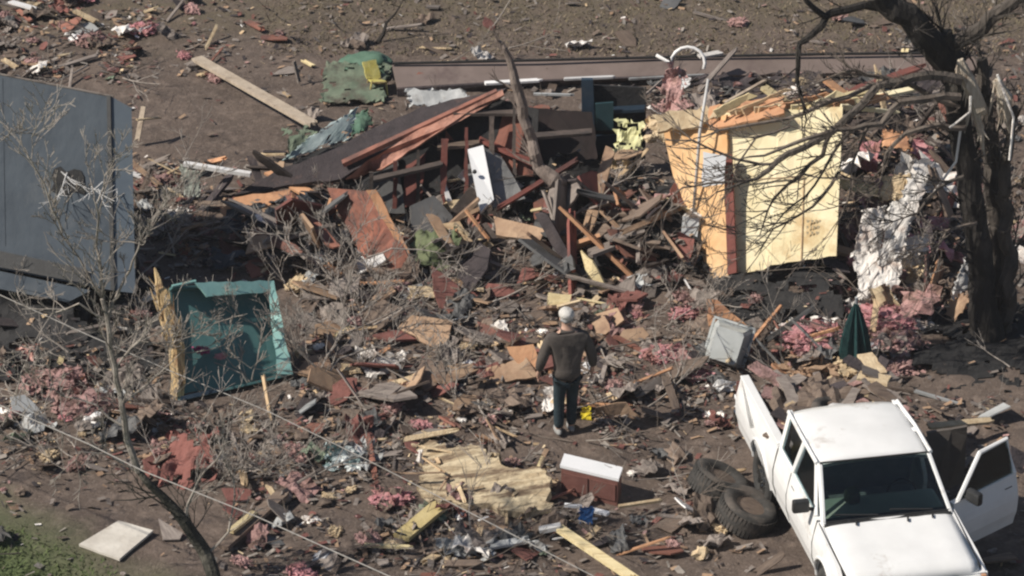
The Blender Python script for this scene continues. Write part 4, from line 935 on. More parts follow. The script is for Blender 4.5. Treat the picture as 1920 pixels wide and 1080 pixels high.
# ================================================================== person
def skinned(name, m, joints, bones, parent, sub=2, root_i=0):
    me = bpy.data.meshes.new(name); me.from_pydata([j[0] for j in joints], bones, []); o = bpy.data.objects.new(name, me); col.objects.link(o)
    sk_ = o.modifiers.new('skin', 'SKIN'); sk_.use_smooth_shade = True
    if not me.skin_vertices: pass
    for i, j in enumerate(joints):
        r = j[1]; r = r if isinstance(r, tuple) else (r, r); me.skin_vertices[0].data[i].radius = r; me.skin_vertices[0].data[i].use_root = (i == root_i)
    ss = o.modifiers.new('sub', 'SUBSURF'); ss.levels = sub; ss.render_levels = sub
    me.materials.append(M[m]); o.parent = parent; return o
def person():
    c = GP(1062, 812, .0); root = empty('person', c, R(12), label='person in dark brown coat, blue jeans and white cap seen from behind', cat='person'); root.scale = (.9, .9, .9)
    # local: facing +y, x to the right; standing, weight on left leg, right leg a little ahead
    J = [((0, 0, .95), (.15, .11)), ((0, .0, 1.15), (.135, .1)), ((0, .015, 1.38), (.17, .115)), ((0, .03, 1.5), (.075, .07)), ((.0, .05, 1.57), (.06, .06)),
         ((-.085, 0, .88), (.09, .09)), ((-.1, .01, .5), (.06, .062)), ((-.105, -.03, .1), (.042, .045)), ((-.11, .08, .05), (.04, .032)),
         ((.085, .02, .88), (.09, .09)), ((.085, .06, .5), (.06, .062)), ((.07, .03, .1), (.042, .045)), ((.075, .14, .05), (.04, .032)),
         ((-.2, 0, 1.42), (.06, .06)), ((-.32, .0, 1.14), (.042, .042)), ((-.36, .07, .89), (.032, .03)),
         ((.2, 0, 1.42), (.06, .06)), ((.32, -.02, 1.14), (.042, .042)), ((.35, .06, .89), (.032, .03))]
    B = [(0, 1), (1, 2), (2, 3), (3, 4), (0, 5), (5, 6), (6, 7), (7, 8), (0, 9), (9, 10), (10, 11), (11, 12), (2, 13), (13, 14), (14, 15), (2, 16), (16, 17), (17, 18)]
    # head and hands continue the same skeleton
    J += [((0, .055, 1.62), (.075, .088)), ((0, .06, 1.69), (.082, .1)), ((0, .05, 1.75), (.06, .075))]; B += [(4, 19), (19, 20), (20, 21)]
    for s, w_ in ((-1, 15), (1, 18)):
        wp = Vector(J[w_][0]); pi = len(J); J.append((tuple(wp+Vector((s*.0, .02, -.06))), (.022, .038))); B.append((w_, pi))
        for k in range(4):
            f0 = len(J); o = wp+Vector((s*.004, -.012+.019*k, -.1)); L = (.026, .03, .032, .028)[k]
            J.append((tuple(o), .0085)); J.append((tuple(o+Vector((-s*.008, .003, -L))), .008)); J.append((tuple(o+Vector((-s*.026, .004, -L*1.75))), .007)); B += [(pi, f0), (f0, f0+1), (f0+1, f0+2)]
        f0 = len(J); J.append((tuple(wp+Vector((-s*.012, .055, -.06))), .009)); J.append((tuple(wp+Vector((-s*.02, .07, -.095))), .008)); B += [(pi, f0), (f0, f0+1)]
    skinned('body', 'skin', J, B, root)
    # nose and ears on the head
    for s in (-1, 1):
        bm = bmesh.new(); bm = blob(.03, 1, .05, 2, (.35, .6, 1), bm=bm, c=Vector((s*.084, .045, 1.66))); link('ear', bm, 'skin', root, True)
        bm = bmesh.new(); bm = blob(.011, 1, 0, 2, (1, .6, 1), bm=bm, c=Vector((s*.032, .145, 1.675))); link('eye', bm, 'trim', root, True)
    bm = bmesh.new(); bm = blob(.018, 1, 0, 2, (.7, 1, 1.2), bm=bm, c=Vector((0, .158, 1.645))); link('nose', bm, 'skin', root, True)
    bm = bmesh.new(); bm = blob(.02, 1, 0, 2, (1, .3, .3), bm=bm, c=Vector((0, .146, 1.605))); link('mouth', bm, 'rag_red', root, True)
    CJ = [((0, -.005, .8), (.2, .15)), ((0, -.01, .95), (.2, .15)), ((0, -.005, 1.15), (.19, .14)), ((0, .01, 1.36), (.21, .145)), ((0, .025, 1.47), (.13, .11)), ((0, .035, 1.53), (.085, .085)),
          ((-.23, 0, 1.41), (.085, .085)), ((-.33, -.01, 1.13), (.078, .078)), ((-.36, .06, .93), (.055, .055)),
          ((.23, 0, 1.41), (.085, .085)), ((.33, -.03, 1.13), (.078, .078)), ((.35, .05, .93), (.055, .055))]
    skinned('coat', 'coat', CJ, [(0, 1), (1, 2), (2, 3), (3, 4), (4, 5), (3, 6), (6, 7), (7, 8), (3, 9), (9, 10), (10, 11)], root, root_i=2)
    PJ = [((0, 0, .9), (.15, .12)), ((-.088, 0, .8), (.1, .105)), ((-.1, .01, .5), (.078, .082)), ((-.107, -.025, .09), (.065, .07)), ((.088, .02, .8), (.1, .105)), ((.085, .06, .5), (.078, .082)), ((.072, .03, .09), (.065, .07))]
    skinned('jeans', 'jeans', PJ, [(0, 1), (1, 2), (2, 3), (0, 4), (4, 5), (5, 6)], root)
    for x, y in ((-.11, .03), (.075, .09)):
        bm = bmesh.new(); bm = blob(.14, 1, .0, 3, (.36, 1, .38), bm=bm, c=Vector((x, y, .05)))
        for v in bm.verts: v.co.z = max(v.co.z, .005)
        link('shoe', bm, 'shoe', root, True)
    bm = bmesh.new(); bm = blob(.108, 2, .04, 4, (.92, 1.08, .82), bm=bm, c=Vector((0, .045, 1.725)))
    for v in bm.verts:
        if v.co.z < 1.69-(.03 if v.co.y < .04 else 0): v.co.z = 1.69-(.03 if v.co.y < .04 else 0)
    link('cap', bm, 'cap', root, True)
    bm = bmesh.new(); bm = blob(.092, 5, .12, 3, (.98, .9, .62), 2.5, bm=bm, c=Vector((0, .03, 1.665))); link('hair', bm, 'grey', root, True)
person()

# ================================================================== trees
def tree_right():
    rg = random.Random(21)
    base = P(1850, 640, 0); y = base.y
    root = empty('broken_tree', base, label='large storm-broken bare tree at the right, trunk split pale at the top', cat='tree')
    def part(nm, bm, m):
        o = link(nm, bm, m, smooth=False); o.data.transform(Matrix.Translation(-base)); o.parent = root; return o
    def q(px, py, d=0): return V(px, py, y+d)
    bm = bmesh.new()
    limb(bm, [q(1852, 650), q(1842, 560), q(1835, 450), q(1815, 330), q(1800, 230), q(1788, 130), q(1768, 60)], [.24, .17, .15, .15, .145, .14, .11], rg, 34, .6, .02, 2, 14, .02)
    part('trunk', bm, 'bark_dark')
    bm = bmesh.new(); limb(bm, [q(1868, 640, .3), q(1866, 520, .3), q(1868, 400, .35), q(1852, 250, .35), q(1840, 110, .4)], [.16, .12, .11, .1, .07], rg, 26, .7, .02, 2, 10, .03); part('stem', bm, 'bark')
    bm = bmesh.new(); limb(bm, [q(1885, 640, .1), q(1893, 480, .1), q(1880, 330, .1), q(1905, 200, .0)], [.1, .09, .08, .04], rg, 14, .7, .02, 2, 8, .05); part('stem', bm, 'bark')
    bm = bmesh.new(); limb(bm, [q(1790, 120, .0), q(1745, 80, -.1), q(1700, 30, -.2), q(1640, -15, -.3)], [.19, .17, .15, .13], rg, 6, .7, .025, 2, 10, .03); part('limb', bm, 'bark_dark')
    bm = bmesh.new(); limb(bm, [q(1790, 85, .0), q(1840, 50, -.1), q(1900, 5, -.2), q(1960, -60, -.2)], [.1, .09, .08, .07], rg, 8, .7, .02, 2, 8, .03); part('limb', bm, 'bark')
    # upper curved branch and its drop
    bm = bmesh.new(); limb(bm, [q(1700, 20, -.2), q(1620, 8, -.3), q(1560, 25, -.5), q(1540, 45, -.55), q(1500, 85, -.6), q(1494, 125, -.6), q(1497, 175, -.55), q(1512, 225, -.5)], [.06, .05, .05, .045, .035, .03, .022, .01], rg, 8, .5, .01, 1, 7, .02); part('branch', bm, 'bark_dark')
    bm = bmesh.new(); limb(bm, [q(1545, 35, -.55), q(1510, 0, -.6), q(1490, -40, -.6)], [.04, .03, .03], rg, 2, .5, .01, 1, 7, .02); part('branch', bm, 'bark_dark')
    # branches fanning left over the plywood
    F = [([(1800, 150), (1740, 140), (1650, 160), (1615, 200), (1560, 245), (1480, 290), (1420, 335), (1345, 360)], [.07, .06, .055, .05, .045, .04, .025, .01], 10, -.3),
         ([(1800, 180), (1740, 185), (1690, 190), (1650, 230), (1600, 240), (1540, 250), (1460, 285), (1380, 300)], [.05, .05, .045, .04, .03, .03, .02, .008], 9, -.6),
         ([(1640, 160), (1560, 190), (1480, 225), (1400, 235), (1300, 260)], [.035, .03, .025, .02, .008], 9, -.2),
         ([(1560, 245), (1540, 290), (1500, 330), (1450, 370), (1425, 440)], [.03, .028, .022, .016, .006], 9, -.3),
         ([(1500, 325), (1570, 335), (1610, 345)], [.012, .01, .005], 3, -.3),
         ([(1450, 310), (1380, 300), (1300, 265), (1240, 262)], [.02, .018, .012, .006], 8, -.6),
         ([(1570, 320), (1545, 370), (1500, 400), (1450, 430), (1415, 480)], [.02, .02, .016, .012, .005], 8, -.35),
         ([(1810, 240), (1760, 235), (1700, 250), (1660, 290), (1650, 340)], [.04, .035, .03, .02, .01], 9, -.4),
         ([(1800, 200), (1700, 160), (1600, 130), (1520, 160)], [.04, .03, .02, .01], 12, -.1),
         ([(1600, 240), (1560, 290), (1530, 350), (1470, 400), (1400, 470)], [.02, .018, .014, .01, .004], 14, -.5), ([(1640, 220), (1600, 300), (1590, 380), (1560, 440)], [.02, .016, .012, .004], 14, -.5), ([(1480, 240), (1420, 260), (1370, 330), (1350, 400)], [.016, .013, .01, .004], 12, -.5), ([(1810, 330), (1760, 350), (1720, 400), (1650, 420)], [.03, .02, .014, .005], 14, -.5), ([(1830, 420), (1780, 430), (1740, 480), (1735, 540)], [.025, .02, .012, .005], 12, -.5),
         ([(1420, 335), (1350, 345), (1280, 350), (1240, 390), (1240, 440)], [.02, .016, .012, .009, .004], 7, -.3)]
    for i, (p, r, tw, off) in enumerate(F):
        bm = bmesh.new(); n = len(p)
        limb(bm, [q(a, b, off-.1*k) for k, (a, b) in enumerate(p)], r, rg, tw, .55, .009, 2, 6, .02, Vector((-.4, 0, -.1))); part('branch', bm, 'twig_brown' if i % 3 else 'bark')
    # pale split wood
    for pts, r in [([(1800, 112), (1815, 150), (1838, 205), (1850, 215)], .09), ([(1868, 150), (1885, 185), (1893, 250)], .1), ([(1822, 190), (1838, 240), (1845, 290)], .05)]:
        bm = bmesh.new(); pp = [q(a, b, -.22) for a, b in pts]; nn = len(pp)
        tube(bm, pp, [r*.5]+[r]*(nn-2)+[.012], 5)
        for _ in range(10):
            o = pp[rg.randrange(nn-1)]; tube(bm, [o, o+Vector((rg.uniform(-.1, .12), -.05, -rg.uniform(.1, .5)))], [.025, .003], 4)
        part('split_wood', bm, 'splitwood')
    # pale hanging strips
    for (a, b, c_, d) in [(1870, 140, 1893, 300), (1802, 236, 1745, 370), (1820, 180, 1780, 240)]:
        bm = bmesh.new(); A, B_ = q(a, b, -.4), q(c_, d, -.5); mid = (A+B_)/2+Vector((.12, 0, 0)); tube(bm, [A, A.lerp(mid, .6), mid, mid.lerp(B_, .5), B_], [.016]*5, 5); part('peeled_strip', bm, 'rag_white')
tree_right()
def small_tree():
    rg = random.Random(33); base = P(415, 1120, 0)
    root = empty('bare_sapling', base, label='thin bare grey tree in the left foreground leaning in front of the trailer', cat='tree')
    def part(nm, bm, m='twig'):
        o = link(nm, bm, m); o.data.transform(Matrix.Translation(-base)); o.parent = root; return o
    y = base.y
    def q(px, py, d=0): return V(px, py, y+.25+d)
    bm = bmesh.new(); limb(bm, [q(415, 1125, -.2), q(385, 1040), q(345, 975), q(300, 930), q(262, 885)], [.085, .078, .066, .048, .034], rg, 7, .5, .012, 2, 9, .02); part('trunk', bm, 'bark_green')
    bm = bmesh.new(); limb(bm, [q(262, 885), q(240, 820), q(232, 760), q(215, 690), q(205, 620), q(192, 560)], [.04, .036, .034, .03, .028, .026], rg, 16, .6, .009, 2, 7, .02); part('stem', bm)
    for p, r in [([(192, 560), (180, 460), (183, 380), (165, 320)], .02), ([(192, 560), (160, 510), (120, 440), (95, 400)], .018), ([(205, 590), (235, 520), (250, 490), (265, 440), (295, 425)], .018),
                 ([(250, 500), (262, 460), (225, 455), (200, 452)], .01), ([(200, 600), (150, 570), (100, 590), (60, 650)], .014), ([(60, 650), (40, 700), (30, 760)], .008), ([(183, 380), (200, 330), (215, 300)], .01),
                 ([(120, 440), (60, 300), (20, 240)], .012), ([(60, 300), (62, 260), (68, 225)], .007), ([(20, 240), (5, 260), (-20, 250)], .007), ([(265, 440), (310, 380), (345, 350)], .01), ([(215, 690), (260, 640), (300, 590), (330, 560)], .014),
                 ([(230, 760), (300, 700), (340, 660)], .012), ([(235, 800), (180, 760), (120, 740), (70, 720)], .014), ([(345, 975), (370, 900), (420, 840), (430, 780)], .02), ([(385, 1040), (430, 1000), (440, 900), (420, 860)], .018), ([(262, 885), (200, 850), (150, 850), (120, 880)], .012),
                 ([(260, 640), (330, 640), (420, 600), (460, 590)], .01), ([(340, 660), (420, 650), (470, 690)], .008)]:
        bm = bmesh.new(); n = len(p); limb(bm, [q(a, b, .02*k*rg.uniform(-4, 4)) for k, (a, b) in enumerate(p)], [r+( .004-r)*k/(n-1) for k in range(n)], rg, 9, .4, .006, 2, 5, .02, Vector((0, 0, .3))); part('branch', bm)
small_tree()
# brush in the middle left
def brush(name, label, base, mains, n_tw, tl, m, seed, r=.016):
    rg = random.Random(seed); b = GP(*base); root = empty(name, b, label=label, cat='branch', group='bare branches lying in the debris')
    for p in mains:
        bm = bmesh.new(); n = len(p); limb(bm, [V(a, c_, b.y+d) for a, c_, d in p], [r+(.004-r)*k/(n-1) for k in range(n)], rg, n_tw, tl, .007, 2, 5, .025, Vector((0, 0, .15)))
        o = link('branch', bm, m); o.data.transform(Matrix.Translation(-b)); o.parent = root
brush('bare_branch', 'bare grey branch standing right of the teal bin', (640, 590), [[(640, 600, 0), (645, 550, 0), (668, 490, .1), (640, 430, .2)], [(645, 550, 0), (600, 500, .1), (590, 460, .1)], [(600, 490, .1), (550, 470, .1), (520, 440, .2)]], 8, .45, 'twig', 51)
brush('bare_branch', 'tangled brush of pale twigs between teal bin and person', (620, 720), [[(620, 740, 0), (600, 690, 0), (640, 620, .2), (700, 570, .3)], [(600, 700, 0), (560, 660, 0), (550, 620, .1)], [(620, 730, 0), (690, 700, .2), (770, 690, .3), (850, 650, .5)], [(600, 720, 0), (640, 670, .1), (720, 650, .3), (780, 600, .5)]], 12, .45, 'twig', 52)
brush('bare_branch', 'long thin branch arching above the tan cardboard sheet', (760, 640), [[(700, 610, 0), (770, 575, 0), (830, 590, 0), (910, 640, -.2)], [(690, 480, .2), (760, 465, .3), (850, 480, .3)]], 6, .3, 'twig', 53, .012)
brush('bare_branch', 'pale forked branch in front of the dark cavity', (1130, 480), [[(1120, 490, 0), (1160, 460, 0), (1190, 410, .1), (1225, 405, .1)], [(1160, 450, 0), (1200, 455, 0), (1225, 460, 0)], [(1080, 400, .2), (1150, 350, .3), (1200, 330, .4)]], 6, .3, 'twig', 54, .014)
brush('bare_branch', 'crooked thin branch beside the pale grey box', (1240, 500), [[(1240, 500, 0), (1238, 440, 0), (1250, 400, 0), (1290, 370, .1)], [(1238, 470, 0), (1270, 475, -.1)], [(1248, 520, 0), (1235, 500, 0)]], 6, .3, 'twig', 55, .012)
brush('bare_branch', 'pale twigs over the dark blue tarp', (480, 470), [[(340, 450, 0), (370, 440, 0), (430, 425, 0), (500, 445, 0), (560, 420, 0)], [(430, 425, 0), (480, 465, 0), (540, 475, 0)]], 7, .35, 'twig', 56, .014)
brush('bare_branch', 'brown sticks slanting out of the middle of the collapsed shed', (1150, 400), [[(1080, 470, 0), (1140, 400, .1), (1210, 330, .3)], [(1100, 440, 0), (1160, 420, .1), (1200, 350, .3)], [(1010, 500, -.1), (1060, 460, 0), (1100, 400, .1)]], 6, .3, 'twig_brown', 57, .016)
brush('bare_branch', 'dark stick leaning on the grass at the top', (706, 80), [[(706, 82, 0), (725, 45, .1), (758, -5, .2)]], 3, .3, 'bark_dark', 58, .04)
brush('bare_branch', 'fine brush tangle at the foot of the sapling', (450, 900), [[(400, 950, 0), (430, 900, .1), (480, 850, .2)], [(440, 900, 0), (500, 880, .2), (560, 850, .3)], [(430, 930, 0), (420, 880, .1), (400, 850, .1)]], 10, .4, 'twig', 59)
brush('bare_branch', 'fine twigs in front of the teal bin corner', (560, 680), [[(560, 700, 0), (500, 620, -.1), (450, 590, -.1)], [(560, 700, 0), (540, 640, -.1), (520, 590, -.1)], [(570, 760, 0), (620, 800, 0), (700, 800, 0)]], 9, .4, 'twig', 60, .01)
brush('bare_branch', 'wiry twigs hanging over the white housewrap', (1660, 470), [[(1610, 430, -.3), (1650, 460, -.3), (1690, 430, -.3), (1710, 380, -.3)], [(1650, 520, -.3), (1665, 450, -.3), (1680, 390, -.3)], [(1620, 440, -.3), (1660, 430, -.3), (1680, 400, -.3)]], 3, .3, 'bark_dark', 61, .014)

rgb = random.Random(404)
BR = [(90, 480, 'over the trailer foot'), (60, 600, 'at the left edge in the shade'), (170, 690, 'beside the lower sapling stem'), (300, 450, 'above the splintered post'), (400, 800, 'above the red cloth heap'), (560, 560, 'right of the teal bin top'),
      (600, 760, 'below right of the teal bin'), (680, 640, 'in the brush right of the teal bin'), (740, 740, 'above the splintered tan sheet'), (820, 580, 'behind the tan cardboard sheet'), (860, 760, 'left of the person'), (520, 830, 'left of the teal and white bag'),
      (700, 530, 'at the foot of the orange red panel'), (1000, 500, 'in front of the collapsed shed'), (1180, 560, 'behind the person on the right'), (450, 900, 'right of the red cloth heap'), (1250, 620, 'left of the grey tote'), (1480, 700, 'behind the truck bed'), (580, 900, 'below the teal and white bag'),
      (330, 780, 'below the teal bin'), (150, 860, 'over the lower left dirt'), (1760, 560, 'at the foot of the broken tree'), (1840, 480, 'around the broken trunk'), (660, 440, 'left of the olive tarp'), (900, 840, 'over the splintered tan sheet'), (470, 720, 'in front of the teal bin'), (1130, 640, 'right of the person')]
for k, (x, y, lb) in enumerate(BR):
    if k in (6, 8, 11, 13, 14, 24, 26): continue
    a = [[(x, y, 0)]]
    mains = []
    for _ in range(3):
        an = rgb.uniform(0, 6.28); L = rgb.uniform(60, 130); p_ = [(x, y, 0)]
        for t_ in (1, 2, 3):
            an += rgb.uniform(-.5, .5); p_.append((p_[-1][0]+math.cos(an)*L/3*1.4, p_[-1][1]-abs(math.sin(an))*L/3, .12*t_*rgb.uniform(-.5, 1)))
        mains.append(p_)
    brush('bare_branch', 'bare pale branch with fine twigs '+lb, (x, y), mains, 4, .55, 'twig', 700+k, .01)

# ================================================================== cables
def cable(label, pts, r):
    P3 = [P(a, b, z) for a, b, z in pts]
    # extend straight beyond the frame to both sides
    P3 = [P3[0]+(P3[0]-P3[1])*6]+P3+[P3[-1]+(P3[-1]-P3[-2])*6]
    bm = bmesh.new(); tube(bm, P3, r, 6); recentre(link('overhead_cable', bm, 'wire', smooth=True, label=label, cat='cable', group='overhead cables crossing the left half'))
cable('upper overhead cable sagging across the teal bin', [(0, 553, 2.6), (165, 628, 2.5), (330, 700, 2.4), (500, 770, 2.3), (680, 858, 2.3), (830, 935, 2.3)], .006)
cable('lower overhead cable crossing the red cloth heap', [(0, 760, 2.6), (165, 832, 2.5), (270, 884, 2.5), (480, 968, 2.4), (740, 1085, 2.4)], .0075)

# ================================================================== more hand placed planks
PK = 'long planks thrown through the wreckage'
for a in [('long pale board lying across the bare dirt at upper left', 'wood_grey_pale', (368, 112, .1), (590, 238, .3), .17, .05),
    ('short pale plank lying left of the seafoam metal', 'straw', (485, 292, .05), (535, 290, .1), .06, .03),
    ('brown plank across the lower left dirt', 'wood_brown', (415, 1030, .05), (535, 925, .1), .16, .05),
    ('short yellow plank lying on the brown one at lower left', 'wood_yellow', (432, 1000, .14), (480, 962, .14), .08, .04),
    ('mustard plank below the splintered sheet', 'wood_mustard', (752, 1012, .06), (826, 950, .1), .2, .05),
    ('thin pale lath at the bottom left of centre', 'wood_yellow', (682, 1024, .08), (772, 1028, .08), .05, .03),
    ('grey weathered plank below the splintered sheet', 'grey', (868, 1034, .06), (992, 1014, .1), .12, .03),
    ('long pale board running to the bottom edge', 'wood_yellow', (1045, 992, .12), (1190, 1090, .06), .11, .05),
    ('grey stub at the head of the long pale board', 'white', (1012, 998, .1), (1052, 990, .15), .09, .05),
    ('white strip lying in front of the chest', 'white_clean', (1058, 949, .12), (1092, 952, .12), .05, .03),
    ('white strip right of the blue scrap', 'white_clean', (1110, 958, .1), (1142, 966, .1), .07, .03),
    ('pale splintered lath right of the chest', 'straw', (1160, 952, .1), (1240, 940, .12), .05, .03),
    ('straw coloured board beside the open truck door', 'straw', (1740, 802, .3), (1860, 790, .2), .12, .03),
    ('pale lath lying in the shade at right', 'grey', (1715, 735, .08), (1800, 760, .05), .04, .03),
    ('thin white lath leaning toward the snag', 'white', (828, 338, .5), (848, 395, .2), .06, .03),
    ('salmon lath standing left of the orange panel', 'wood_orange', (622, 372, .6), (612, 402, .4), .05, .02),
    ('bright splinter standing in the middle of the dark shed', 'wood_orange', (872, 395, .5), (915, 450, .2), .04, .03),
    ('tan splinter crossing the mustard board', 'straw', (850, 420, .45), (880, 445, .3), .05, .03),
    ('grey lath at the foot of the mustard board', 'wood_grey', (850, 505, .1), (920, 470, .35), .07, .04),
    ('dark plank lying below the olive tarp', 'wood_brown', (690, 505, .1), (770, 520, .1), .12, .04),
    ('long thin lath in front of the dark cavity', 'wood_grey', (1060, 518, .3), (1200, 555, .05), .07, .03),
    ('pale lath behind the cap of the person', 'straw', (1045, 578, .3), (1090, 566, .35), .05, .03),
    ('salmon stake standing by the trailer corner', 'wood_grey_pale', (270, 200, .5), (258, 265, .1), .07, .03),
    ('short white stick by the trailer corner', 'straw', (256, 226, .4), (300, 222, .3), .04, .02),
    ('orange stake lying below the trailer corner', 'wood_orange_dull', (245, 305, .3), (300, 350, .15), .07, .03),
    ('white stick at the far upper left', 'white', (20, 5, .1), (65, 18, .15), .1, .03),
    ('pale stick at the upper left', 'straw', (140, 22, .15), (180, 42, .1), .09, .03),
    ('short upright stake in the bare dirt', 'wood_grey', (550, 115, .35), (560, 155, .05), .05, .03),
    ('dark plank in the shade above the truck bed', 'wood_brown', (1420, 650, .1), (1470, 655, .15), .06, .03),
    ('yellow splinter plank among the sheathing', 'wood_yellow', (1430, 165, .8), (1500, 215, .6), .14, .04),
    ('cream plank fanning over the plywood roof', 'wood_yellow', (1500, 205, .7), (1640, 170, .8), .16, .04),
    ('orange plank slanting over the plywood roof', 'wood_orange', (1545, 150, .9), (1590, 185, .7), .14, .04),
    ('pale plank lying over the right of the plywood roof', 'cream', (1590, 195, .75), (1720, 168, .8), .12, .04),
    ('grey lath behind the yellow planks', 'wood_grey_pale', (1360, 195, .8), (1440, 150, 1.0), .05, .03),
    ('narrow cream plank along the plywood roof', 'cream', (1370, 222, .72), (1560, 190, .75), .1, .03)]:
    plank('plank', a[0], 'plank', a[1], a[2], a[3], a[4], a[5], PK)
cloth('blue_scrap', 'crumpled bright blue scrap between two white strips', 'scrap', 'blue', [(1086, 980, .02), (1112, 980, .02), (1114, 950, .22), (1088, 948, .22)], .05, .01, 5, .02, seed=31)

# ================================================================== insulation clumps
PI_ = 'pink insulation clumps'
for i, (x, y, r, m, lb) in enumerate([(1245, 665, .26, 'pink', 'upright pink clump right of the person'), (1300, 700, .24, 'pink', 'flat pink clump below the grey tote'), (1285, 590, .2, 'pink', 'small pink clump left of the orange board'),
    (1525, 635, .4, 'pink', 'wide pink clump left of the folded umbrella'), (1655, 600, .42, 'pink', 'large pink clump right of the folded umbrella'), (1680, 640, .34, 'pinkbrown', 'muddy clump under the torn housewrap'),
    (1600, 500, .36, 'pinkbrown', 'brown pink clump under the cream plywood corner'), (1540, 530, .3, 'pinkbrown', 'grey pink clump along the black sheet'), (1650, 355, .25, 'rag_white', 'cream clump above the torn housewrap'), (1690, 350, .25, 'straw', 'tan clump beside the housewrap strip'),
    (268, 55, .22, 'pink', 'small pink clump at the top left'), (170, 75, .25, 'pinkbrown', 'muddy clump left of the small pink clump at the top'), (125, 425, .18, 'pink', 'pink clump caught low by the trailer face'), (62, 665, .24, 'salmon', 'salmon rag caught at the left edge'),
    (730, 935, .24, 'pink', 'pink clump below the white and teal bag'), (100, 720, .4, 'pinkbrown', 'muddy pink heap at the left edge'), (160, 760, .35, 'pinkbrown', 'muddy pink heap below the sapling fork'), (1755, 165, .18, 'pink', 'pink clump caught behind the tree trunk'), (1755, 210, .2, 'salmon', 'salmon clump under the first pink one by the trunk'),
    (1270, 205, .3, 'pinkbrown', 'pink brown clump over the shed corner'), (1290, 560, .2, 'pinkbrown', 'muddy clump at the foot of the pale box'), (1720, 610, .25, 'rag_white', 'white rag clump right of the pink insulation'), (1690, 690, .25, 'pinkbrown', 'dark pink clump at the edge of the black ground'), (990, 685, .2, 'salmon', 'salmon crumpled rag left of the person'),
    (700, 790, .22, 'rag_red', 'dull red clump above the white and teal bag'), (1600, 690, .35, 'straw', 'tan shredded heap behind the truck bed'), (1520, 690, .35, 'wood_orange_dull', 'brown shredded heap behind the truck bed'), (300, 340, .25, 'pinkbrown', 'muddy clump right of the trailer corner'), (330, 405, .2, 'rag_white', 'white rag right of the trailer')]):
    c = GP(x, y, r*.2); o = link('insulation_clump', tuft(r, 100+i, 60), m, label=lb, cat='insulation', group=PI_); o.location = c

# ================================================================== scattered debris
LM = [(60, 90, 'at the upper left corner'), (230, 110, 'behind the slate blue trailer'), (420, 200, 'by the long pale board at upper left'), (620, 240, 'around the seafoam metal sheet'), (720, 120, 'beside the green canvas bundle'),
      (950, 60, 'on the grass behind the wreck'), (1300, 60, 'on the grass behind the plywood shed'), (1650, 70, 'under the high tree limb'), (1450, 170, 'on the broken plywood roof'), (1700, 300, 'between cream plywood and broken tree'),
      (330, 350, 'right of the trailer corner'), (480, 440, 'on the dark blue tarp'), (620, 470, 'left of the orange red panel'), (830, 450, 'around the olive tarp'), (1000, 450, 'in the middle of the collapsed shed'), (1180, 420, 'left of the pale grey box'),
      (120, 620, 'in the shade under the trailer'), (180, 780, 'in the muddy pink heap'), (440, 640, 'around the teal bin'), (600, 640, 'right of the teal bin'), (780, 560, 'left of the red shingle scrap'), (950, 560, 'behind the person'),
      (780, 700, 'left of the flat tan panel'), (930, 760, 'left of the person'), (1160, 680, 'right of the person'), (1300, 640, 'by the grey tote'), (1440, 600, 'in front of the cream plywood'), (1560, 660, 'behind the truck bed'),
      (1680, 620, 'around the pink insulation'), (1800, 650, 'on the black ground at right'), (1800, 800, 'beyond the open truck door'), (1340, 780, 'left of the truck bed'), (1240, 900, 'between chest and tyres'), (1420, 1020, 'left of the truck hood'),
      (1180, 1030, 'at the bottom right of the long board'), (900, 880, 'around the splintered tan sheet'), (640, 860, 'by the white and teal bag'), (500, 960, 'around the brown plank'), (330, 860, 'around the red cloth heap'), (220, 1010, 'near the dirty white sheet'), (60, 900, 'at the lower left'), (800, 1030, 'at the bottom left of centre')]
def zone(px, py): return min(LM, key=lambda t: (t[0]-px)**2+((t[1]-py)*1.4)**2)[2]
def dens(px, py):
    def g(x, y, sx, sy): return math.exp(-((px-x)/sx)**2-((py-y)/sy)**2)
    d = .17
    d += 1.1*g(900, 600, 480, 150)+1.0*g(500, 780, 300, 100)+.9*g(150, 60, 200, 90)+1.0*g(1560, 640, 220, 110)+.8*g(1650, 300, 160, 160)+.8*g(1450, 180, 200, 50)
    d += .6*g(320, 380, 130, 80)+.7*g(120, 740, 160, 90)+.7*g(820, 1010, 200, 70)+.5*g(1300, 950, 200, 60)+.8*g(1100, 400, 260, 90)+.5*g(1800, 780, 100, 50)+.3*g(700, 450, 300, 80)+.5*g(1000, 720, 300, 90)+1.3*g(950, 450, 420, 70)+.7*g(450, 470, 180, 70)+.6*g(1420, 560, 180, 50)+.9*g(1660, 420, 110, 200)+.4*g(60, 60, 160, 90)+.3*g(1830, 400, 80, 300)+.5*g(250, 560, 160, 200)+.45*g(1200, 760, 200, 60)
    if 260 < px < 560 and 150 < py < 300: d *= .12
    if px < 240 and 160 < py < 540: d = 0
    if px < 420 and py > 880: d *= .35
    if 1080 < px < 1420 and py > 830: d *= .6
    if py < 100 and px > 600: d *= 1.0
    if 300 < px < 560 and 510 < py < 760: d *= .1
    if 1600 < px and py > 740: d *= .6
    if px > 1690 and 585 < py < 745: d *= .12
    if 1335 < px < 1590 and 505 < py < 612: d *= .2
    if px < 235 and 530 < py < 640: d *= .2
    if 395 < px < 620 and 400 < py < 500: d *= .3
    d *= .25+1.5*sm(-.25, .3, noise.fractal(Vector((px*.011, py*.02, 5)), .8, 2, 3))
    return min(d, 1.2)/1.2
CLEAR = [(135, 300, 960, 1062), (1040, 1180, 845, 925), (325, 540, 530, 745)]
KEEP = CLEAR+[(595, 790, 340, 520), (865, 990, 260, 400), (900, 1030, 390, 460), (1270, 1420, 545, 700), (1585, 1640, 530, 690)]
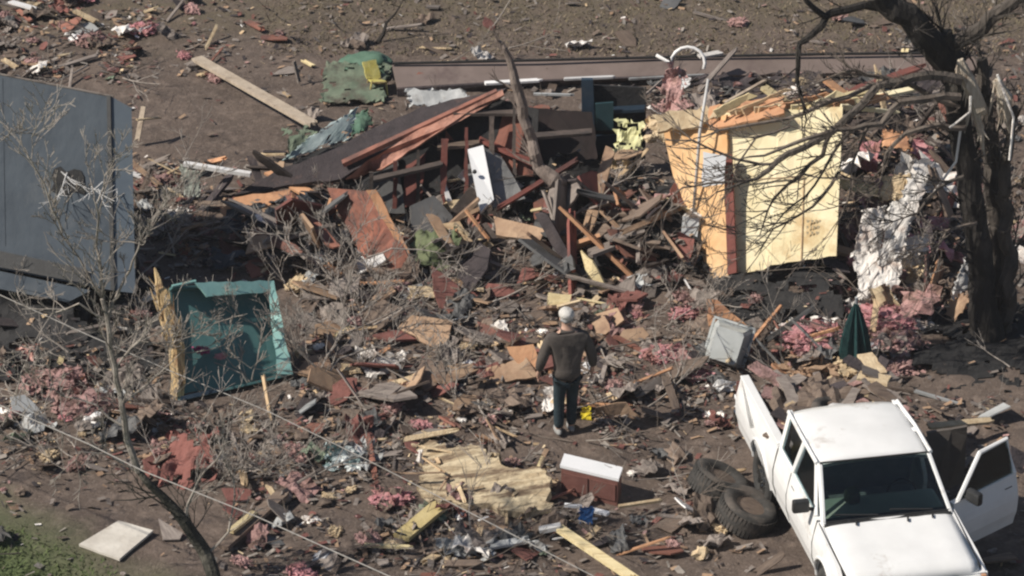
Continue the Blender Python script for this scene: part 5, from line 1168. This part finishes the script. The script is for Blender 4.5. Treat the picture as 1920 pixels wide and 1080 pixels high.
def spot(rg):
    while True:
        px, py = rg.uniform(-10, 1930), rg.uniform(-10, 1090)
        if rg.random() < dens(px, py):
            p = GP(px, py)
            if 1440 < px and py > 760:  # keep clear of the truck
                l = rot_t.inverted()@(p-c_t)
                if abs(l.x) < .95 and -2.3 < l.y < 2.5: continue
            if abs(px-1065) < 50 and 780 < py < 830: continue
            if any(a < px < b and c < py < d for a, b, c, d in CLEAR): continue
            return px, py, p
from mathutils.bvhtree import BVHTree
def bvh_of(objs):
    vs, fs = [], []
    for o in objs:
        k = len(vs); vs += [o.matrix_basis@v.co for v in o.data.vertices]; fs += [[k+i for i in p.vertices] for p in o.data.polygons]
    return BVHTree.FromPolygons(vs, fs)
BV = bvh_of(DARK_SHEETS)
_spot = spot
def spot(rg):
    px, py, p = _spot(rg); hit = BV.ray_cast(CAM, ray(px, py).normalized())
    while hit[0] is not None and rg.random() < .5:
        px, py, p = _spot(rg); hit = BV.ray_cast(CAM, ray(px, py).normalized())
    if hit[0] is not None and (hit[0]-CAM).length < (p-CAM).length: p = hit[0]
    return px, py, p
def proto(n, make):
    out = []
    for i in range(n):
        bm = make(random.Random(900+i)); bmesh.ops.recalc_face_normals(bm, faces=bm.faces); me = bpy.data.meshes.new('scrap'); bm.to_mesh(me); bm.free(); out.append(me)
    return out
def mk_board(rg):
    L, W_ = rg.uniform(.2, .9), rg.uniform(.025, .11); bm = bmesh.new()
    pts = [Vector((-L/2, -W_/2, 0)), Vector((L/2-rg.uniform(0, .2)*L, -W_/2, 0)), Vector((L/2-rg.uniform(0, .1), -W_/6, 0)), Vector((L/2-rg.uniform(0, .25)*L, 0, 0)), Vector((L/2, W_/4, 0)), Vector((L/2-rg.uniform(0, .2)*L, W_/2, 0)), Vector((-L/2+rg.uniform(0, .15)*L, W_/2, 0)), Vector((-L/2+rg.uniform(0, .1), W_/8, 0))]
    prism(bm, pts, Vector((0, 0, .025))); bmesh.ops.triangulate(bm, faces=[f for f in bm.faces if len(f.verts) > 4])
    for v in bm.verts: v.co.z += v.co.x*v.co.x*rg.uniform(-.06, .06)
    return bm
def mk_panel(rg):
    n = rg.randint(4, 7); r = rg.uniform(.1, .26); bm = bmesh.new()
    pts = [Vector((math.cos(a)*r*rg.uniform(.6, 1.3)*1.3, math.sin(a)*r*rg.uniform(.5, 1), 0)) for a in [2*math.pi*(k+rg.uniform(-.3, .3))/n for k in range(n)]]
    prism(bm, pts, Vector((0, 0, .018))); bmesh.ops.triangulate(bm, faces=[f for f in bm.faces if len(f.verts) > 4])
    return bm
def mk_sheet(rg):
    s = rg.uniform(.1, .28); bm = crumple([Vector((-s, -s*.7, 0)), Vector((s, -s*.6, 0)), Vector((s*.8, s*.7, 0)), Vector((-s, s*.6, 0))], s*.45, 7, 7, .006, 3.2/s*.5, s*.12, 0, rg.uniform(0, 50)); return bm
def mk_chunk(rg): return blob(rg.uniform(.05, .13), rg.uniform(0, 40), .6, 2, (1, .8, .6), 1.8)
def mk_tuft(rg): return tuft(rg.uniform(.06, .16), rg.randrange(9999), 22)
def mk_twig(rg):
    bm = bmesh.new(); grow(bm, Vector((0, 0, .02)), Vector((1, rg.uniform(-.3, .3), rg.uniform(0, .35))), rg.uniform(.5, 1.1), rg.uniform(.008, .018), 2, rg, .3, .02, 3, 5, .003); return bm
KINDS = [('board_scrap', 'board', mk_board, 16, 300, [('wood_brown', 'brown', 5), ('wood_grey', 'grey', 4), ('wood_tan', 'tan', 2.4), ('wood_yellow', 'pale yellow', 1.6), ('wood_orange', 'orange', 1.6), ('wood_red', 'red', 2), ('straw', 'straw coloured', 2.5), ('white', 'whitish', .7)], 'board scraps strewn through the debris'),
    ('panel_scrap', 'panel', mk_panel, 16, 300, [('wood_brown', 'brown', 4), ('shingle', 'charcoal', 2), ('wood_grey', 'grey', 4), ('wood_orange_dull', 'dull tan', 3), ('rag_red', 'dull red', 2.5), ('wood_red', 'rust red', 1.5), ('grey', 'light grey', .8), ('white', 'white', .6), ('grey_dark', 'dark grey', 2)], 'panel scraps strewn through the debris'),
    ('crumpled_sheet', 'sheet', mk_sheet, 14, 290, [('rag_white', 'white', 1.6), ('wood_brown', 'muddy brown', 4), ('grey_dark', 'dark', 3), ('wood_grey', 'grey brown', 4), ('grey', 'light grey', 1.2), ('pinkbrown', 'muddy pink', 2), ('green_pale', 'dull green', .7), ('rag_red', 'red brown', 1.2)], 'crumpled sheets strewn through the debris'),
    ('rubble_chunk', 'rubble', mk_chunk, 10, 160, [('wood_brown', 'brown', 4), ('wood_grey', 'grey', 3), ('white', 'white', .9), ('straw', 'tan', 1.0)], 'rubble chunks in the debris'),
    ('insulation_tuft', 'insulation', mk_tuft, 8, 190, [('pink', 'pink', .8), ('pinkbrown', 'muddy pink', 3), ('rag_white', 'white', 1), ('straw', 'tan', 1)], 'small insulation tufts in the debris'),
    ('fallen_twig', 'twig', mk_twig, 12, 290, [('twig', 'pale grey', 3), ('twig_brown', 'brown', 3)], 'fallen twigs in the debris')]
rg = random.Random(77)
for nm, cat, mk, nv, cnt, mats, grp in KINDS:
    ms = proto(nv, mk); pool = {}
    wts = [m_[2] for m_ in mats]
    for i in range(cnt):
        px, py, p = spot(rg); m_ = rg.choices(mats, wts)[0]; k = rg.randrange(nv)
        if (k, m_[0]) not in pool:
            me = ms[k].copy(); me.materials.clear(); me.materials.append(M[m_[0]]); me.name = nm; pool[(k, m_[0])] = me
        o = bpy.data.objects.new(nm, pool[(k, m_[0])]); col.objects.link(o)
        s = rg.uniform(.6, 1.15); o.scale = (s, s, s)
        tl = .28 if nm in ('board_scrap', 'panel_scrap', 'crumpled_sheet') else .15
        o.rotation_euler = (rg.gauss(0, tl), rg.gauss(0, tl), rg.uniform(0, 6.28))
        ext = max(abs(c_[2]) for c_ in ((o.rotation_euler.to_matrix()@v.co)*s for v in list(ms[k].vertices)[::3])) if nm != 'fallen_twig' else .02
        o.location = p+Vector((0, 0, min(.12, ext*.6)+.01))
        big = 'long' if nm == 'board_scrap' else 'large'
        size = {'board_scrap': 'splintered', 'panel_scrap': 'broken', 'crumpled_sheet': 'torn', 'rubble_chunk': 'rough', 'insulation_tuft': 'ragged', 'fallen_twig': 'bare'}[nm]
        sz = 'small' if s < .78 else ('' if s < .97 else big)
        noun = {'board_scrap': 'board scrap', 'panel_scrap': 'flat panel scrap', 'crumpled_sheet': 'crumpled sheet', 'rubble_chunk': 'rubble chunk', 'insulation_tuft': 'insulation tuft', 'fallen_twig': 'twig'}[nm]
        tag(o, ' '.join(f'{sz} {size} {m_[1]} {noun} {zone(px, py)}'.split()), cat, grp)
# larger pieces tilted up out of the wreck
def tilted(nm, lab, cat, grp, n, x0, y0, x1, y1, mats, mk, smin, smax, tilt, seed, lift=.12):
    rg = random.Random(seed); ms = proto(8, mk)
    for i in range(n):
        px, py = rg.uniform(x0, x1), rg.uniform(y0, y1)
        while any(a < px < b and c < py < d for a, b, c, d in KEEP): px, py = rg.uniform(x0, x1), rg.uniform(y0, y1)
        p = GP(px, py); h = BV.ray_cast(CAM, ray(px, py).normalized())
        if h[0] is not None and (h[0]-CAM).length < (p-CAM).length: p = h[0]
        m_, mn = rg.choice(mats); me = ms[rg.randrange(8)].copy(); me.materials.append(M[m_]); me.name = nm
        o = bpy.data.objects.new(nm, me); col.objects.link(o); s_ = rg.uniform(smin, smax); o.scale = (s_, s_, s_)
        o.rotation_euler = (rg.uniform(-tilt, tilt)+.35, rg.uniform(-tilt, tilt), rg.uniform(0, 6.28)); o.location = p+Vector((0, 0, lift*s_))
        adj = 'big' if s_ > (smin+smax)/2 else 'mid-sized'
        st_ = 'steeply tilted' if abs(o.rotation_euler[0])+abs(o.rotation_euler[1]) > tilt else 'slightly tilted'
        tag(o, f'{adj} {st_} {mn} {lab} {zone(px, py)}', cat, grp)
MW = [('wood_red', 'rust red'), ('wood_brown', 'brown'), ('wood_dark', 'dark'), ('red_dark', 'dark red'), ('wood_orange_dull', 'tan'), ('grey_dark', 'charcoal'), ('wood_grey', 'grey'), ('shingle', 'black'), ('wood_orange', 'orange')]
tilted('leaning_board', 'board', 'board', 'large tilted boards in the wreck', 46, 560, 370, 1250, 530, MW, mk_board, 1.2, 2.2, .8, 811, .1)
tilted('broken_sheet', 'broken sheet', 'sheet', 'large tilted sheets in the wreck', 38, 560, 380, 1250, 530, MW, mk_panel, 1.2, 2.3, .8, 812, .12)
tilted('leaning_board', 'board', 'board', 'large tilted boards in the wreck', 26, 1590, 170, 1800, 600, MW+[('straw', 'straw coloured'), ('cream', 'cream')], mk_board, 1.0, 1.8, .9, 813, .15)
tilted('torn_sheet', 'torn sheet', 'sheet', 'torn sheets between plywood and tree', 26, 1585, 300, 1760, 610, [('rag_white', 'white'), ('pinkbrown', 'muddy pink'), ('straw', 'straw coloured'), ('pink', 'pink'), ('rag_white', 'white')], mk_sheet, .8, 1.6, 1.0, 814, .15)
tilted('leaning_board', 'board', 'board', 'large tilted boards in the wreck', 22, 240, 300, 600, 480, MW, mk_board, 1.0, 1.7, .6, 815, .08)
tilted('broken_sheet', 'broken sheet', 'sheet', 'large tilted sheets in the wreck', 34, 560, 540, 1300, 760, [('wood_orange_dull', 'tan'), ('wood_brown', 'brown'), ('rag_red', 'dull red'), ('wood_grey', 'grey'), ('wood_grey', 'grey')], mk_panel, 1.1, 1.9, .4, 816, .06)
tilted('leaning_board', 'board', 'board', 'large tilted boards in the wreck', 16, 790, 830, 1030, 960, [('straw', 'straw coloured'), ('wood_tan', 'tan'), ('wood_orange_dull', 'dull tan')], mk_board, .4, .8, .15, 817, .3)
tilted('leaning_board', 'board', 'board', 'large tilted boards in the wreck', 24, 1400, 620, 1640, 720, MW+[('straw', 'straw coloured')], mk_board, .8, 1.4, .5, 818, .1)
# uncountable small litter
def litter(name, n, mm, size, seed, power=1.0, label=None):
    rg = random.Random(seed); bm = bmesh.new()
    for _ in range(n):
        px, py, p = spot(rg); L = size*rg.uniform(.4, 1.6); w_ = L*rg.uniform(.12, .7); a = rg.uniform(0, 6.28)
        d = Vector((math.cos(a), math.sin(a), rg.uniform(-.3, .5))); s = Vector((-math.sin(a), math.cos(a), rg.uniform(-.4, .4)))
        q = p+Vector((0, 0, .015+rg.uniform(0, .03)))
        vs = [bm.verts.new(q+d*L*x+s*w_*y_) for x, y_ in ((-.5, -.5), (.5, -.3), (.4, .5), (-.5, .4))]; f = bm.faces.new(vs); f.material_index = rg.randrange(len(mm))
    link(name, bm, mm, kind='stuff', label=label)
litter('splinter_litter', 17000, ['wood_brown', 'wood_grey', 'twig', 'shingle', 'wood_orange_dull', 'wood_grey', 'rag_red'], .085, 301, label='fine brown and grey splinters covering the debris field')
litter('bright_litter', 2200, ['straw', 'rag_white', 'pinkbrown', 'wood_tan', 'pinkbrown'], .05, 302, label='fine pale flecks of paper, wood and insulation over the debris field')
def grass():
    rg = random.Random(9); bm = bmesh.new()
    for _ in range(9000):
        if rg.random() < .72: px, py = rg.uniform(500, 1930), rg.uniform(-15, 105)
        else: px, py = rg.uniform(-20, 240), rg.uniform(985, 1090)
        if py > 500 and rg.random() < (px/240)*.8+(1-(py-985)/105)*.7: continue
        p = GP(px, py); a = rg.uniform(0, 6.28); h = rg.uniform(.02, .055); s = Vector((math.cos(a), math.sin(a), 0))*.012
        f = bm.faces.new([bm.verts.new(p-s), bm.verts.new(p+s), bm.verts.new(p+Vector((rg.uniform(-.05, .05), rg.uniform(-.05, .05), h)))])
        f.material_index = 0 if py > 500 else rg.choice((1, 1, 2))
    link('grass', bm, ['grass_green', 'grass_dry', 'straw_dull'], kind='stuff', label='short dry and green grass at the top and lower left corner')
grass()

# thin haze added to lift the blacks between the far camera and ground
bm = bmesh.new(); box(bm, (0, 0, 12), (900, 900, 26.4))
hm = bpy.data.materials.new('added thin haze'); hm.use_nodes = True; hn = hm.node_tree; hn.nodes.clear()
ho = hn.nodes.new('ShaderNodeOutputMaterial'); hv = hn.nodes.new('ShaderNodeVolumePrincipled'); hv.inputs['Density'].default_value = .0004; hv.inputs['Color'].default_value = (.9, .9, .93, 1)
hn.links.new(hv.outputs[0], ho.inputs['Volume']); link('added_haze', bm, hm, kind='stuff')
